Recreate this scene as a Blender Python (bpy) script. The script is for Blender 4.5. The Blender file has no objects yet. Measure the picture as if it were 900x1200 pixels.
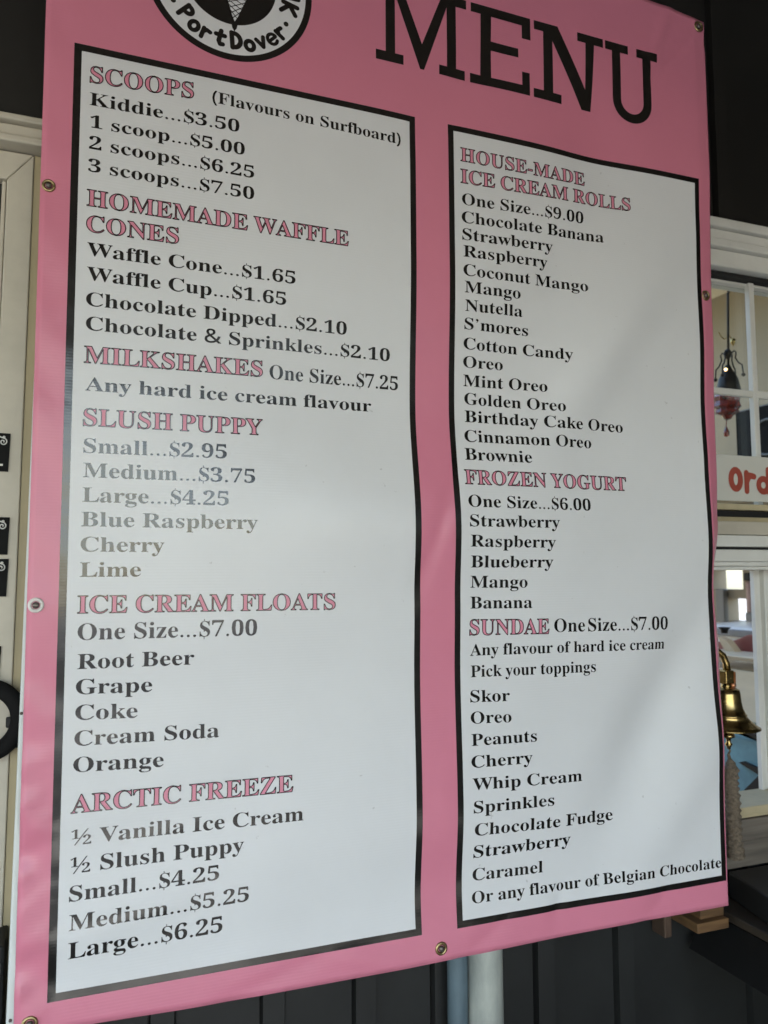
import bpy, bmesh, math, random
from mathutils import Vector, Matrix
from mathutils.geometry import tessellate_polygon, delaunay_2d_cdt
random.seed(4)
SC = bpy.context.scene
COL = SC.collection

# ------------------------------------------------------------------ camera, sky, sun, exposure
cam_data = bpy.data.cameras.new('camera')
cam_data.sensor_fit = 'VERTICAL'; cam_data.sensor_height = 36.0
cam_data.lens = 36.0 * 922.0 / 1200.0
cam_data.dof.use_dof = True; cam_data.dof.focus_distance = 1.27; cam_data.dof.aperture_fstop = 5.0
cam_data.clip_start = 0.02; cam_data.clip_end = 2000.0
cam = bpy.data.objects.new('camera', cam_data); COL.objects.link(cam)
CAM = Vector((0.0335218, -1.18855203, 1.51728593))
ROT = Matrix(((0.93511906, -0.02427648, -0.35350107), (-0.35430071, -0.07767019, -0.93190040), (-0.00483323, 0.99668350, -0.08123204)))
cam.matrix_world = Matrix.Translation(CAM) @ ROT.to_4x4()
SC.camera = cam

SUN_EL, SUN_AZ = math.radians(56), math.radians(192)     # azimuth measured from +Y (behind the shop) towards +X
world = bpy.data.worlds.new('World'); SC.world = world; world.use_nodes = True
wn = world.node_tree
bg = wn.nodes['Background']
sky = wn.nodes.new('ShaderNodeTexSky'); sky.sky_type = 'NISHITA'; sky.sun_disc = False
sky.sun_elevation = SUN_EL; sky.sun_rotation = SUN_AZ; sky.air_density = 1.2; sky.dust_density = 1.6
wn.links.new(sky.outputs[0], bg.inputs[0]); bg.inputs[1].default_value = 0.15
sun_data = bpy.data.lights.new('sun', 'SUN'); sun_data.energy = 3.0; sun_data.angle = math.radians(.53); sun_data.color = (1, .965, .91)
sun = bpy.data.objects.new('sun', sun_data); COL.objects.link(sun)
sd = Vector((math.sin(SUN_AZ) * math.cos(SUN_EL), math.cos(SUN_AZ) * math.cos(SUN_EL), math.sin(SUN_EL)))
sun.rotation_euler = (-sd).to_track_quat('-Z', 'Y').to_euler()
SC.view_settings.view_transform = 'Standard'; SC.view_settings.look = 'None'
SC.view_settings.gamma = 1.0; SC.view_settings.exposure = 2.22

# ------------------------------------------------------------------ helpers
def tag(o, label=None, cat=None, group=None, kind=None):
    if label: o['label'] = label
    if cat: o['category'] = cat
    if group: o['group'] = group
    if kind: o['kind'] = kind
    return o
def empty(name, loc=(0, 0, 0)):
    o = bpy.data.objects.new(name, None); o.empty_display_size = .05; COL.objects.link(o); o.location = loc; return o
def ray(px, py):
    return ROT @ Vector(((px - 450) / 922.0, -(py - 600) / 922.0, -1.0))
def atY(px, py, Y):
    d = ray(px, py); return CAM + d * ((Y - CAM.y) / d.y)
def atX(px, py, X):
    d = ray(px, py); return CAM + d * ((X - CAM.x) / d.x)

class MB:
    """collects shapes and links them as one mesh object"""
    def __init__(s): s.v = []; s.f = []; s.m = []; s.sm = []
    def face(s, pts, mi=0, smooth=False):
        b = len(s.v); s.v += [tuple(p) for p in pts]; s.f.append(tuple(range(b, b + len(pts)))); s.m.append(mi); s.sm.append(smooth)
    def mesh(s, V, F, mi=0, smooth=False):
        b = len(s.v); s.v += [tuple(p) for p in V]
        for f in F: s.f.append(tuple(b + i for i in f)); s.m.append(mi); s.sm.append(smooth)
    def box(s, x0, x1, y0, y1, z0, z1, mi=0):
        V = [(x, y, z) for x in (x0, x1) for y in (y0, y1) for z in (z0, z1)]
        s.mesh(V, [(0, 1, 3, 2), (4, 6, 7, 5), (0, 4, 5, 1), (2, 3, 7, 6), (0, 2, 6, 4), (1, 5, 7, 3)], mi)
    def prism(s, poly, h, mi=0):
        """poly: 3-D outline; h: extrusion vector"""
        n = len(poly); h = Vector(h); A = [Vector(p) for p in poly]; B = [p + h for p in A]
        s.mesh(A + B, [tuple(range(n)), tuple(range(2 * n - 1, n - 1, -1))] + [(i, i + n, (i + 1) % n + n, (i + 1) % n) for i in range(n)], mi)
    def tube(s, pts, r, n=10, mi=0, cap=True):
        P = [Vector(p) for p in pts]; k = len(P); R = r if isinstance(r, (list, tuple)) else [r] * k
        V = []; up = None
        for i, p in enumerate(P):
            t = (P[min(i + 1, k - 1)] - P[max(i - 1, 0)]).normalized()
            if up is None: up = t.orthogonal().normalized()
            up = (up - t * up.dot(t)).normalized(); w = t.cross(up)
            V += [p + (up * math.cos(a) + w * math.sin(a)) * R[i] for a in (2 * math.pi * j / n for j in range(n))]
        F = [(i * n + j, i * n + (j + 1) % n, (i + 1) * n + (j + 1) % n, (i + 1) * n + j) for i in range(k - 1) for j in range(n)]
        if cap: F += [tuple(range(n - 1, -1, -1)), tuple((k - 1) * n + j for j in range(n))]
        s.mesh(V, F, mi, True)
    def lathe(s, c, prof, n=32, mi=0, axis='Z', smooth=True):
        """prof: (radius, height) pairs round an upright axis through c (axis 'Y': height runs towards the viewer)"""
        V = []
        for r, h in prof:
            for j in range(n):
                a = 2 * math.pi * j / n
                if axis == 'Z': V.append((c[0] + r * math.cos(a), c[1] + r * math.sin(a), c[2] + h))
                else: V.append((c[0] + r * math.cos(a), c[1] - h, c[2] + r * math.sin(a)))
        F = [(i * n + j, i * n + (j + 1) % n, (i + 1) * n + (j + 1) % n, (i + 1) * n + j) for i in range(len(prof) - 1) for j in range(n)]
        s.mesh(V, F, mi, smooth)
    def build(s, name, mats, parent=None, bevel=0.0, loc=None, recalc=True):
        me = bpy.data.meshes.new(name); me.from_pydata(s.v, [], s.f)
        for m in (mats if isinstance(mats, (list, tuple)) else [mats]): me.materials.append(m)
        for p, mi, sm in zip(me.polygons, s.m, s.sm): p.material_index = mi; p.use_smooth = sm
        if recalc:
            bm = bmesh.new(); bm.from_mesh(me); bmesh.ops.recalc_face_normals(bm, faces=bm.faces); bm.to_mesh(me); bm.free()
        o = bpy.data.objects.new(name, me); COL.objects.link(o)
        if parent:
            o.parent = parent
            w = Vector(parent.location); q = parent.parent
            while q: w += Vector(q.location); q = q.parent
            me.transform(Matrix.Translation(-w))
        if bevel:
            b = o.modifiers.new('bevel', 'BEVEL'); b.width = bevel; b.segments = 2; b.limit_method = 'ANGLE'
        return o

# ------------------------------------------------------------------ materials
def mat(name, col, rough=.5, metal=0.0, spec=.5, var=0.0, vscale=8.0, bump=0.0, bscale=60.0, stretch=(1, 1, 1), col2=None, trans=0.0, coat=0.0, dirt=None):
    m = bpy.data.materials.new(name); m.use_nodes = True; nt = m.node_tree; N = nt.nodes; L = nt.links
    b = N['Principled BSDF']
    b.inputs['Base Color'].default_value = (*col, 1); b.inputs['Roughness'].default_value = rough
    b.inputs['Metallic'].default_value = metal; b.inputs['Specular IOR Level'].default_value = spec
    if trans: b.inputs['Transmission Weight'].default_value = trans
    if coat: b.inputs['Coat Weight'].default_value = coat; b.inputs['Coat Roughness'].default_value = .08
    if var or bump or dirt:
        tc = N.new('ShaderNodeTexCoord'); mp = N.new('ShaderNodeMapping'); mp.inputs['Scale'].default_value = stretch
        L.new(tc.outputs['Object'], mp.inputs[0])
    if var:
        no = N.new('ShaderNodeTexNoise'); no.inputs['Scale'].default_value = vscale; no.inputs['Detail'].default_value = 7; no.inputs['Roughness'].default_value = .62
        L.new(mp.outputs[0], no.inputs['Vector'])
        cr = N.new('ShaderNodeValToRGB'); cr.color_ramp.elements[0].position = .3; cr.color_ramp.elements[1].position = .7
        c2 = col2 or tuple(c * (1 - var) for c in col)
        cr.color_ramp.elements[0].color = (*c2, 1); cr.color_ramp.elements[1].color = (*(min(1, c * (1 + var * .35)) for c in col), 1)
        L.new(no.outputs[0], cr.inputs[0]); L.new(cr.outputs[0], b.inputs['Base Color'])
        mr = N.new('ShaderNodeMapRange'); mr.inputs['To Min'].default_value = max(.03, rough - .08); mr.inputs['To Max'].default_value = min(1, rough + .1)
        L.new(no.outputs[0], mr.inputs[0]); L.new(mr.outputs[0], b.inputs['Roughness'])
    if bump:
        n2 = N.new('ShaderNodeTexNoise'); n2.inputs['Scale'].default_value = bscale; n2.inputs['Detail'].default_value = 5
        L.new(mp.outputs[0], n2.inputs['Vector'])
        bu = N.new('ShaderNodeBump'); bu.inputs['Strength'].default_value = bump; bu.inputs['Distance'].default_value = .003
        L.new(n2.outputs[0], bu.inputs['Height']); L.new(bu.outputs[0], b.inputs['Normal'])
    return m

def vinyl(name, col, rough=.30, smudge=0.0, spec=.45, rib=.10, cockle=.30):
    """printed, reinforced vinyl: fine horizontal rib, soft cockling, faint grime"""
    m = bpy.data.materials.new(name); m.use_nodes = True; nt = m.node_tree; N = nt.nodes; L = nt.links
    b = N['Principled BSDF']; b.inputs['Specular IOR Level'].default_value = spec
    tc = N.new('ShaderNodeTexCoord')
    no = N.new('ShaderNodeTexNoise'); no.inputs['Scale'].default_value = 5; no.inputs['Detail'].default_value = 8; no.inputs['Roughness'].default_value = .6
    L.new(tc.outputs['Object'], no.inputs['Vector'])
    cr = N.new('ShaderNodeValToRGB'); cr.color_ramp.elements[0].position = .25; cr.color_ramp.elements[1].position = .75
    cr.color_ramp.elements[0].color = (*(c * .93 for c in col), 1); cr.color_ramp.elements[1].color = (*col, 1)
    L.new(no.outputs[0], cr.inputs[0])
    sp = N.new('ShaderNodeTexNoise'); sp.inputs['Scale'].default_value = 70; sp.inputs['Detail'].default_value = 3
    L.new(tc.outputs['Object'], sp.inputs['Vector'])
    s2 = N.new('ShaderNodeMapRange'); s2.inputs['From Min'].default_value = .73; s2.inputs['From Max'].default_value = .77
    s2.inputs['To Min'].default_value = 0; s2.inputs['To Max'].default_value = smudge
    L.new(sp.outputs[0], s2.inputs[0])
    mx = N.new('ShaderNodeMix'); mx.data_type = 'RGBA'; mx.inputs[7].default_value = (.16, .14, .12, 1)
    L.new(s2.outputs[0], mx.inputs[0]); L.new(cr.outputs[0], mx.inputs[6]); L.new(mx.outputs[2], b.inputs['Base Color'])
    b.inputs['Roughness'].default_value = rough
    wv = N.new('ShaderNodeTexWave'); wv.bands_direction = 'Z'; wv.inputs['Scale'].default_value = 72; wv.inputs['Distortion'].default_value = .35
    wv.inputs['Detail'].default_value = 2
    L.new(tc.outputs['Object'], wv.inputs['Vector'])
    ck = N.new('ShaderNodeTexNoise'); ck.inputs['Scale'].default_value = 9; ck.inputs['Detail'].default_value = 3
    L.new(tc.outputs['Object'], ck.inputs['Vector'])
    b1 = N.new('ShaderNodeBump'); b1.inputs['Strength'].default_value = rib; b1.inputs['Distance'].default_value = .0006
    L.new(wv.outputs['Fac'], b1.inputs['Height'])
    b2 = N.new('ShaderNodeBump'); b2.inputs['Strength'].default_value = cockle; b2.inputs['Distance'].default_value = .006
    L.new(ck.outputs[0], b2.inputs['Height']); L.new(b1.outputs[0], b2.inputs['Normal']); L.new(b2.outputs[0], b.inputs['Normal'])
    return m

M = {}
M['pink'] = vinyl('pink_vinyl', (.67, .222, .31), cockle=.55)
M['white_print'] = vinyl('white_vinyl', (.705, .72, .725), smudge=.3)
M['ink'] = vinyl('black_ink', (.009, .008, .007), rough=.17, spec=.72, rib=.022)
M['pink_ink'] = vinyl('pink_ink', (.70, .26, .35))
M['vinyl_back'] = mat('vinyl_back', (.6, .58, .56), .6)
M['brass_ring'] = mat('dull_brass', (.42, .34, .17), .36, 1.0, var=.35, vscale=220)
M['white_ring'] = mat('white_plastic', (.72, .70, .66), .4, var=.1, vscale=100)
M['screw'] = mat('screw_steel', (.18, .16, .14), .42, .8, var=.4, vscale=300)
M['siding'] = mat('charcoal_steel', (.015, .016, .0155), .45, 0, .45, var=.5, vscale=3.5, bump=.12, bscale=30)
M['upper_siding'] = mat('black_brown_steel', (.016, .015, .013), .5, 0, .35, var=.3, vscale=3, bump=.1, bscale=25)
M['trim'] = mat('white_trim_paint', (.68, .68, .63), .45, var=.12, vscale=9, bump=.06, bscale=40)
M['aged_trim'] = mat('aged_cream_trim', (.52, .48, .39), .5, var=.2, vscale=7, bump=.08, bscale=40)
M['casing'] = mat('olive_casing', (.46, .39, .24), .6, var=.3, vscale=6, bump=.1, bscale=30, stretch=(1, 1, .3))
M['post'] = mat('white_post_paint', (.66, .69, .67), .4, var=.12, vscale=9, bump=.08, bscale=25, stretch=(1, 1, .25))
M['dark_band'] = mat('black_band', (.01, .01, .01), .8)  # flat black for the painted shadow line and dark rail bands
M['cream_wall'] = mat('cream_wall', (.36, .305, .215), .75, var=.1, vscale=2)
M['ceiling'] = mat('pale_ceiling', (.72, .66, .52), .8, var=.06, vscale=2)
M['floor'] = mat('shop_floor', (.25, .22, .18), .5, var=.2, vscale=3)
M['blind'] = mat('cream_blind', (.80, .72, .53), .7, var=.1, vscale=4, bump=.3, bscale=90)
M['black'] = mat('black_paint', (.008, .008, .008), .5, 0, .3, var=.3, vscale=20)
M['matte_black'] = mat('matte_black', (.012, .012, .012), .85, 0, .12, var=.3, vscale=20)
M['iron'] = mat('dark_iron', (.03, .025, .02), .42, .6, var=.3, vscale=60)
M['brass'] = mat('polished_brass', (.46, .33, .13), .24, 1.0, var=.55, vscale=35, bump=.05, bscale=60)
M['copper'] = mat('copper_face', (.55, .25, .13), .35, .8, var=.3, vscale=60)
M['rope'] = mat('tan_rope', (.19, .15, .105), .9, var=.6, vscale=160, bump=1.0, bscale=260)
M['wood'] = mat('raw_lumber', (.16, .085, .032), .7, var=.6, vscale=16, bump=.25, bscale=50, stretch=(.35, 1, 3.5))
M['end_grain'] = mat('weathered_lumber', (.07, .042, .026), .75, var=.4, vscale=14, bump=.25, bscale=50)
M['grey_wood'] = mat('weathered_board', (.17, .145, .115), .75, var=.55, vscale=7, bump=.35, bscale=30, stretch=(.5, 1, 7))
M['counter'] = mat('dark_laminate', (.020, .0195, .019), .42, var=.4, vscale=12)
M['counter_edge'] = mat('brown_edge_band', (.045, .034, .024), .5, var=.4, vscale=14)
M['blue_pipe'] = mat('blue_pipe_paint', (.115, .165, .19), .5, var=.4, vscale=16, bump=.15, bscale=40, stretch=(1, 1, .4), col2=(.07, .105, .125))
M['white_pipe'] = mat('white_pipe_paint', (.34, .36, .32), .45, var=.65, vscale=18, bump=.15, bscale=40, stretch=(1, 1, .35), col2=(.19, .21, .20))
M['sign_white'] = mat('sign_acrylic', (.62, .62, .56), .3, var=.05, vscale=5)
M['sign_red'] = mat('sign_red_vinyl', (.36, .075, .05), .4, var=.15, vscale=30)
M['scroll'] = mat('silver_print', (.62, .62, .58), .4)
M['teal'] = mat('teal_panel', (.16, .32, .35), .6, var=.3, vscale=18)
M['maroon'] = mat('maroon_paint', (.20, .05, .04), .4, var=.3, vscale=10)
M['tan'] = mat('tan_board', (.48, .38, .24), .55, var=.2, vscale=10)
M['white_item'] = mat('white_enamel', (.8, .82, .80), .35, var=.05, vscale=6)
M['cream_item'] = mat('cream_laminate', (.66, .58, .42), .4, var=.12, vscale=6, stretch=(1, 1, 4))
M['grey_item'] = mat('grey_plastic', (.20, .20, .19), .45, var=.2, vscale=12)
M['pink_jar'] = mat('pink_label_jar', (.45, .30, .27), .4, var=.3, vscale=20)
M['red_glass'] = mat('red_glass', (.24, .022, .008), .16, 0, .6, var=.95, vscale=75, bump=.8, bscale=120, coat=.5)
M['dark_reflection_strip'] = mat('dark_strip_asphalt', (.05, .05, .048), .9, var=.2, vscale=2, bump=.3, bscale=60)
M['pale_reflection_pad'] = mat('pale_pad_paving', (.62, .61, .58), .8, var=.1, vscale=3)
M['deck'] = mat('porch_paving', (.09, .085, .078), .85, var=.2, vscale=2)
M['ground'] = mat('pale_concrete', (.28, .272, .255), .85, var=.25, vscale=1.2, bump=.3, bscale=40)
M['soffit'] = mat('porch_soffit', (.24, .205, .16), .7, var=.15, vscale=3)
def glass_mat():
    m = bpy.data.materials.new('window_glass'); m.use_nodes = True; nt = m.node_tree; N = nt.nodes; L = nt.links
    for n in list(N):
        if n.type != 'OUTPUT_MATERIAL': N.remove(n)
    out = [n for n in N if n.type == 'OUTPUT_MATERIAL'][0]
    t = N.new('ShaderNodeBsdfTransparent'); t.inputs[0].default_value = (.93, .95, .93, 1)
    g = N.new('ShaderNodeBsdfGlossy'); g.inputs['Roughness'].default_value = .03
    lw = N.new('ShaderNodeLayerWeight'); lw.inputs['Blend'].default_value = .5
    pw = N.new('ShaderNodeMath'); pw.operation = 'POWER'; pw.inputs[1].default_value = 4.0; L.new(lw.outputs['Facing'], pw.inputs[0])
    fr = N.new('ShaderNodeMath'); fr.operation = 'MULTIPLY_ADD'; fr.inputs[1].default_value = .8; fr.inputs[2].default_value = .035; L.new(pw.outputs[0], fr.inputs[0])
    mx = N.new('ShaderNodeMixShader'); L.new(fr.outputs[0], mx.inputs[0]); L.new(t.outputs[0], mx.inputs[1]); L.new(g.outputs[0], mx.inputs[2])
    L.new(mx.outputs[0], out.inputs[0]); return m
M['glass'] = glass_mat()
def lamp_mat(name, col, s):
    m = bpy.data.materials.new(name); m.use_nodes = True; b = m.node_tree.nodes['Principled BSDF']
    b.inputs['Base Color'].default_value = (*col, 1); b.inputs['Emission Color'].default_value = (*col, 1); b.inputs['Emission Strength'].default_value = s
    return m
M['bulb'] = lamp_mat('lit_bulb', (1, .66, .28), 1.5)
# ------------------------------------------------------------------ the setting
g = MB(); g.face([(-60, -60, 0), (60, -60, 0), (60, 60, 0), (-60, 60, 0)])
tag(g.build('ground', M['ground']), kind='structure')
g = MB(); g.face([(-60, -9.6, .004), (60, -9.6, .004), (60, -3.45, .004), (-60, -3.45, .004)]); tag(g.build('dark_reflection_strip', M['dark_reflection_strip']), kind='structure')  # unseen dark strip, added so the lower print reflects something dark
g = MB(); g.face([(-.25, -3.44, .004), (.75, -3.44, .004), (.75, -1.91, .004), (-.25, -1.91, .004)]); tag(g.build('pale_reflection_pad', M['pale_reflection_pad']), kind='structure')  # unseen pale pad, added to give the lower left print a grey glare
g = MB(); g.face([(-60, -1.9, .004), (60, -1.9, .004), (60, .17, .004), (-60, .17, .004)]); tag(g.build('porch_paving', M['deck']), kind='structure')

shop = empty('shop_building', (0, .2, 0))
tag(shop, 'dark charcoal ribbed metal storefront with white trimmed windows behind the menu banner', 'building')
WY = .17                                     # face of the siding
BATTENS = [-1.62, -1.445, -1.27, -1.095, -.92, -.745, -.57, -.395, -.22, -.03, .148, .327, .489, .638, .851, 1.033, 1.198, 1.368, 1.545, 1.72, 1.895]
def siding(mb, x0, x1, z0, z1, seam=None):
    """steel sheet with shallow raised ribs"""
    prof = [(x0, 0.0)]
    for b in (seam or BATTENS):
        if b > x0 + .01 and b + .04 < x1 - .01:
            prof += [(b - .0050, 0), (b - .0045, .006), (b - .0025, .006), (b - .001, -.014), (b + .035, -.015), (b + .040, 0)]
    prof.append((x1, 0))
    for (xa, ya), (xb, yb) in zip(prof, prof[1:]):
        mb.face([(xa, WY + ya, z0), (xb, WY + yb, z0), (xb, WY + yb, z1), (xa, WY + ya, z1)])
w = MB()
siding(w, -2.4, -.2, 0, .75); siding(w, -.2, 1.2, 0, 2.215); siding(w, 1.2, 3.2, 0, .90)
w.build('lower_siding', M['siding'], shop)
w = MB()
siding(w, -2.4, .3, 2.242, 3.3, [-1.9, -1.5, -1.1, -.7]); siding(w, .3, 3.2, 2.312, 3.3, [.6, 1.000, 1.363, 1.72, 2.1, 2.6])
w.box(.3 - .004, .3 + .004, WY + .001, WY + .01, 2.242, 2.312)
w.box(-.2, 1.25, WY + .002, WY + .02, 2.215, 2.312)
w.build('upper_siding', M['upper_siding'], shop)

# unseen porch roof and side wall, added to shade the front
w = MB()
w.prism([(-5.5, .25, 3.02), (-5.5, -3.9, 2.62), (-5.5, -3.9, 2.80), (-5.5, .25, 3.32)], (9.2, 0, 0))
w.build('unseen_porch_roof', M['soffit'], shop)

w = MB(); w.box(1.95, 2.15, -5.2, .165, 0, 3.0)  # invented dark wall that keeps sky reflections off the right panel
for k in range(29): w.box(1.937, 1.9495, -5.1 + k * .175, -5.064 + k * .175, 0, 2.6)
w.build('reflection_block_wall', M['siding'], shop)

# right-hand serving window (only its left edge shows past the banner)
win = MB()
X0, X1 = 1.20, 1.93
for (y, z0, z1) in ((.120, 2.285, 2.306), (.132, 2.262, 2.2845), (.126, 2.243, 2.2615), (.140, 2.205, 2.2425)):
    win.box(X0, X1, y, .235, z0, z1)
serving = win.build('window', M['trim'], shop, bevel=.003)
tag(serving, 'white trimmed serving window with muntins')
w = MB(); w.box(X0 + .01, X1 - .01, .165, .235, 2.1965, 2.2046); w.build('head_shadow_line', M['dark_band'], serving)  # solid black strip stands in for the shadow line under the header
w = MB()
xm = atY(876.9, 320, .178).x
w.box(xm, xm + .0155, .178, .192, 1.66, 2.196); w.box(X0, xm - .0002, .179, .191, 1.9245, 1.9395); w.box(xm + .0157, X1, .179, .191, 1.923, 1.9410)
w.box(X0, X1, .186, .225, 2.189, 2.196)
w.build('muntin', M['trim'], serving, bevel=.002)
w = MB(); w.box(X0, X1, .200, .204, 1.64, 2.1885); w.build('pane', M['glass'], serving)
w = MB()
for (y, z0, z1, mi) in ((.160, 1.660, 1.6735, 0), (.172, 1.6445, 1.6595, 1), (.158, 1.632, 1.644, 0), (.128, 1.603, 1.6315, 2), (.134, 1.577, 1.602, 3), (.142, 1.5715, 1.5765, 1), (.136, 1.545, 1.571, 3), (.140, 1.535, 1.5445, 3), (.146, 1.527, 1.5345, 3)):
    w.box(X0, X1, y, .235, z0, z1, mi)
w.build('sash_rail', [M['casing'], M['dark_band'], M['aged_trim'], M['trim']], serving, bevel=.0015)  # upper black band paints in a dark reflection
w = MB()
a = atY(879, 670, .232).x
for (xa, xb, y) in ((a, a + .012, .222), (a + .0122, a + .022, .226), (a + .0222, a + .045, .214), (a + .0452, a + .052, .220), (a + .0522, a + .16, .205)):
    w.box(xa, xb, y, .234, 1.028, 1.5265)
w.build('jamb', M['trim'], serving, bevel=.0015)
w = MB(); w.box(X0, X1, .136, .24, 1.012, 1.0275); w.box(X0, X1, .150, .24, 1.000, 1.0115); w.build('sill', M['casing'], serving, bevel=.002)
w = MB()
w.box(X0 - .04, X1, .146, .168, .955, .9985); w.box(X0 - .04, X1, .150, .168, .9005, .9535)
w.build('apron_board', M['grey_wood'], serving, bevel=.002)

# left-hand window
w = MB()
for (y, z0, z1) in ((.116, 2.232, 2.243), (.128, 2.212, 2.2315), (.120, 2.199, 2.2115)):
    w.box(-1.4, .02, y, .235, z0, z1)
lwin = w.build('window', M['aged_trim'], shop, bevel=.003)
tag(lwin, 'aged cream window with notices on it')
w = MB()
# frame with a mitred upper corner
w.prism([(-1.3, .150, 2.150), (-1.3, .150, 2.197), (-.060, .150, 2.197), (-.0985, .150, 2.150)], (0, .05, 0))
w.prism([(-.0978, .150, 2.150), (-.0594, .150, 2.197), (-.0705, .150, .80), (-.112, .150, .80)], (0, .05, 0))
w.prism([(-.1195, .157, .80), (-.1125, .157, .80), (-.0992, .157, 2.150), (-.1055, .157, 2.150)], (0, .04, 0))
w.build('frame', M['aged_trim'], lwin, bevel=.002)
w = MB(); w.prism([(-.0588, .154, 2.198), (-.012, .154, 2.198), (-.022, .154, .80), (-.0700, .154, .80)], (0, .03, 0)); w.build('casing', M['casing'], lwin)
w = MB(); w.box(-1.3, -.105, .186, .189, .8, 2.15); w.build('pane', M['glass'], lwin)
w = MB(); w.box(-1.3, -.06, .205, .21, .8, 2.19); w.build('blind', M['blind'], lwin)
w = MB(); w.box(-1.4, -.02, .14, .235, .75, .799); w.build('sill', M['aged_trim'], lwin, bevel=.003)

# the room behind the serving window
XW = 2.6
def rectX(p0, p1, X):
    a, b = atX(*p0, X), atX(*p1, X); return min(a.y, b.y), max(a.y, b.y), min(a.z, b.z), max(a.z, b.z)
ceil_z = atX(858, 340, XW).z
o1 = rectX((834, 666), (871, 691), XW); o2 = rectX((848.5, 701), (875.5, 729), XW)
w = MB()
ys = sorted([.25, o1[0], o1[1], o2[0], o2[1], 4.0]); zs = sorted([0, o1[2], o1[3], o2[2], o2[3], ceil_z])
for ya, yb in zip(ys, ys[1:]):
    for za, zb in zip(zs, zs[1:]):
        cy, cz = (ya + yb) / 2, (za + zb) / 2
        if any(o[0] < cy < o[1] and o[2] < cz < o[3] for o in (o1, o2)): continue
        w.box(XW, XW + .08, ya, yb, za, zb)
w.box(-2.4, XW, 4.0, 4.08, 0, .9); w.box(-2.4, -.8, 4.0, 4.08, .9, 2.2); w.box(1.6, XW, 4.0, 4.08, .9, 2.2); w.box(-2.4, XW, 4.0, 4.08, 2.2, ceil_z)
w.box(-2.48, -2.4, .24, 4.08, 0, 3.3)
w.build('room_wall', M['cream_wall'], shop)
w = MB(); w.box(-2.4, XW, .25, .5, ceil_z, ceil_z + .06); w.box(-2.4, XW, 3.7, 4.0, ceil_z, ceil_z + .06); w.box(2.1, XW, .5, 3.7, ceil_z, ceil_z + .06); w.box(-2.4, -1.6, .5, 3.7, ceil_z, ceil_z + .06); w.build('room_ceiling', M['ceiling'], shop)  # wide opening out of view, added to let sky light into the room
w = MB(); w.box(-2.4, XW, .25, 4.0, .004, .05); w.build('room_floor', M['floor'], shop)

# folds of the hung sheet
def lerp_table(tab, z):
    if z >= tab[0][0]: return tab[0][1]
    for (z0, a), (z1, b) in zip(tab, tab[1:]):
        if z >= z1:
            t = (z0 - z) / (z0 - z1)
            t = t * t * (3 - 2 * t)
            return a + (b - a) * t
    return tab[-1][1]
FOLD_MID = [(2.31, 0.0), (2.05, 0.0), (1.80, .0105), (1.60, -.0115), (1.48, -.004), (1.36, 0.0),
            (1.14, -.006), (1.01, .005), (0.92, 0.0)]
FOLD_RIGHT = [(2.62, 0.0), (2.34, 0.0), (2.22, .004), (2.10, .0055), (1.98, .0035), (1.84, .008),
              (1.72, .0047), (1.58, 0.0), (1.50, .003), (1.42, 0.0), (1.30, .002), (1.18, -.001), (.92, 0.0)]
FOLD_LEFT = [(2.6, 0.0), (2.2, .002), (1.95, -.001), (1.65, .001), (1.46, -.002), (1.33, .002), (1.22, -.001),
             (1.14, .003), (1.05, -.002), (0.97, .001), (.92, 0.0)]
CURL = [(2.62, 6), (2.30, 6), (2.15, 10), (2.00, 14), (1.84, 15), (1.72, 20), (1.62, 30), (1.53, 46),
        (1.48, 46), (1.38, 40), (1.26, 46), (1.15, 58), (1.02, 62), (.95, 56), (.91, 54)]
def hat(x, a, b):
    t = min(1.0, max(0.0, (x - a) / (b - a)))
    return t * t * (3 - 2 * t)
def fold(s, z):
    """how far the hung sheet sags towards the wall at (s, z), metres"""
    l, m, r = lerp_table(FOLD_LEFT, z), lerp_table(FOLD_MID, z), lerp_table(FOLD_RIGHT, z)
    if s < .56: d = l + (m - l) * hat(s, 0.03, .56)
    else: d = m + (r - m) * hat(s, .56, 1.14)
    d += .008 * math.exp(-((s - .91) / .08) ** 2 - ((z - 2.33) / .09) ** 2)
    # soft diagonal folds pulled by the right-hand grommets
    for (cs, cz, ang, wid, lng, amp) in ((.93, 1.93, .95, .055, .24, -.013), (.86, 2.10, .95, .05, .2, .006), (1.0, 1.25, .95, .06, .25, .018), (1.07, 1.12, .9, .05, .18, -.008),
                                         (.86, 1.08, .9, .05, .15, -.003), (.20, 1.18, .35, .03, .17, .0016),
                                         (.10, 1.05, .3, .025, .14, -.0016), (.12, 1.30, .25, .03, .16, -.0012),
                                         (.80, .965, 1.2, .010, .03, .0026), (.30, .925, .25, .009, .10, .0022), (.45, .93, -.3, .011, .07, -.0022), (.66, .93, .5, .010, .06, .0024), (1.0, .93, .7, .012, .05, .0022),
                                         (1.12, 2.56, .8, .010, .09, .003), (1.08, 2.60, 1.2, .012, .08, -.003), (.62, 2.36, .8, .04, .16, .003), (.58, 1.6, 1.2, .014, .12, .0025)):
        dx, dz = s - cs, z - cz
        u = dx * math.cos(ang) + dz * math.sin(ang); v = -dx * math.sin(ang) + dz * math.cos(ang)
        d += amp * math.exp(-(u / lng) ** 2 - (v / wid) ** 2)
    if s < .02:      # crumpled free hem on the left
        k = hat(-s, -.02, .03)
        d += (.6 + 1.1 * hat(-z, -1.45, -1.25)) * k * (.0014 * math.sin(z * 47 + s * 60) + .0012 * math.sin(z * 83 + s * 40 + 1.3) * hat(-z, -1.7, -1.2) + .0009 * math.sin(z * 131 - s * 70) * hat(-z, -1.5, -1.1))
    return d

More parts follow.
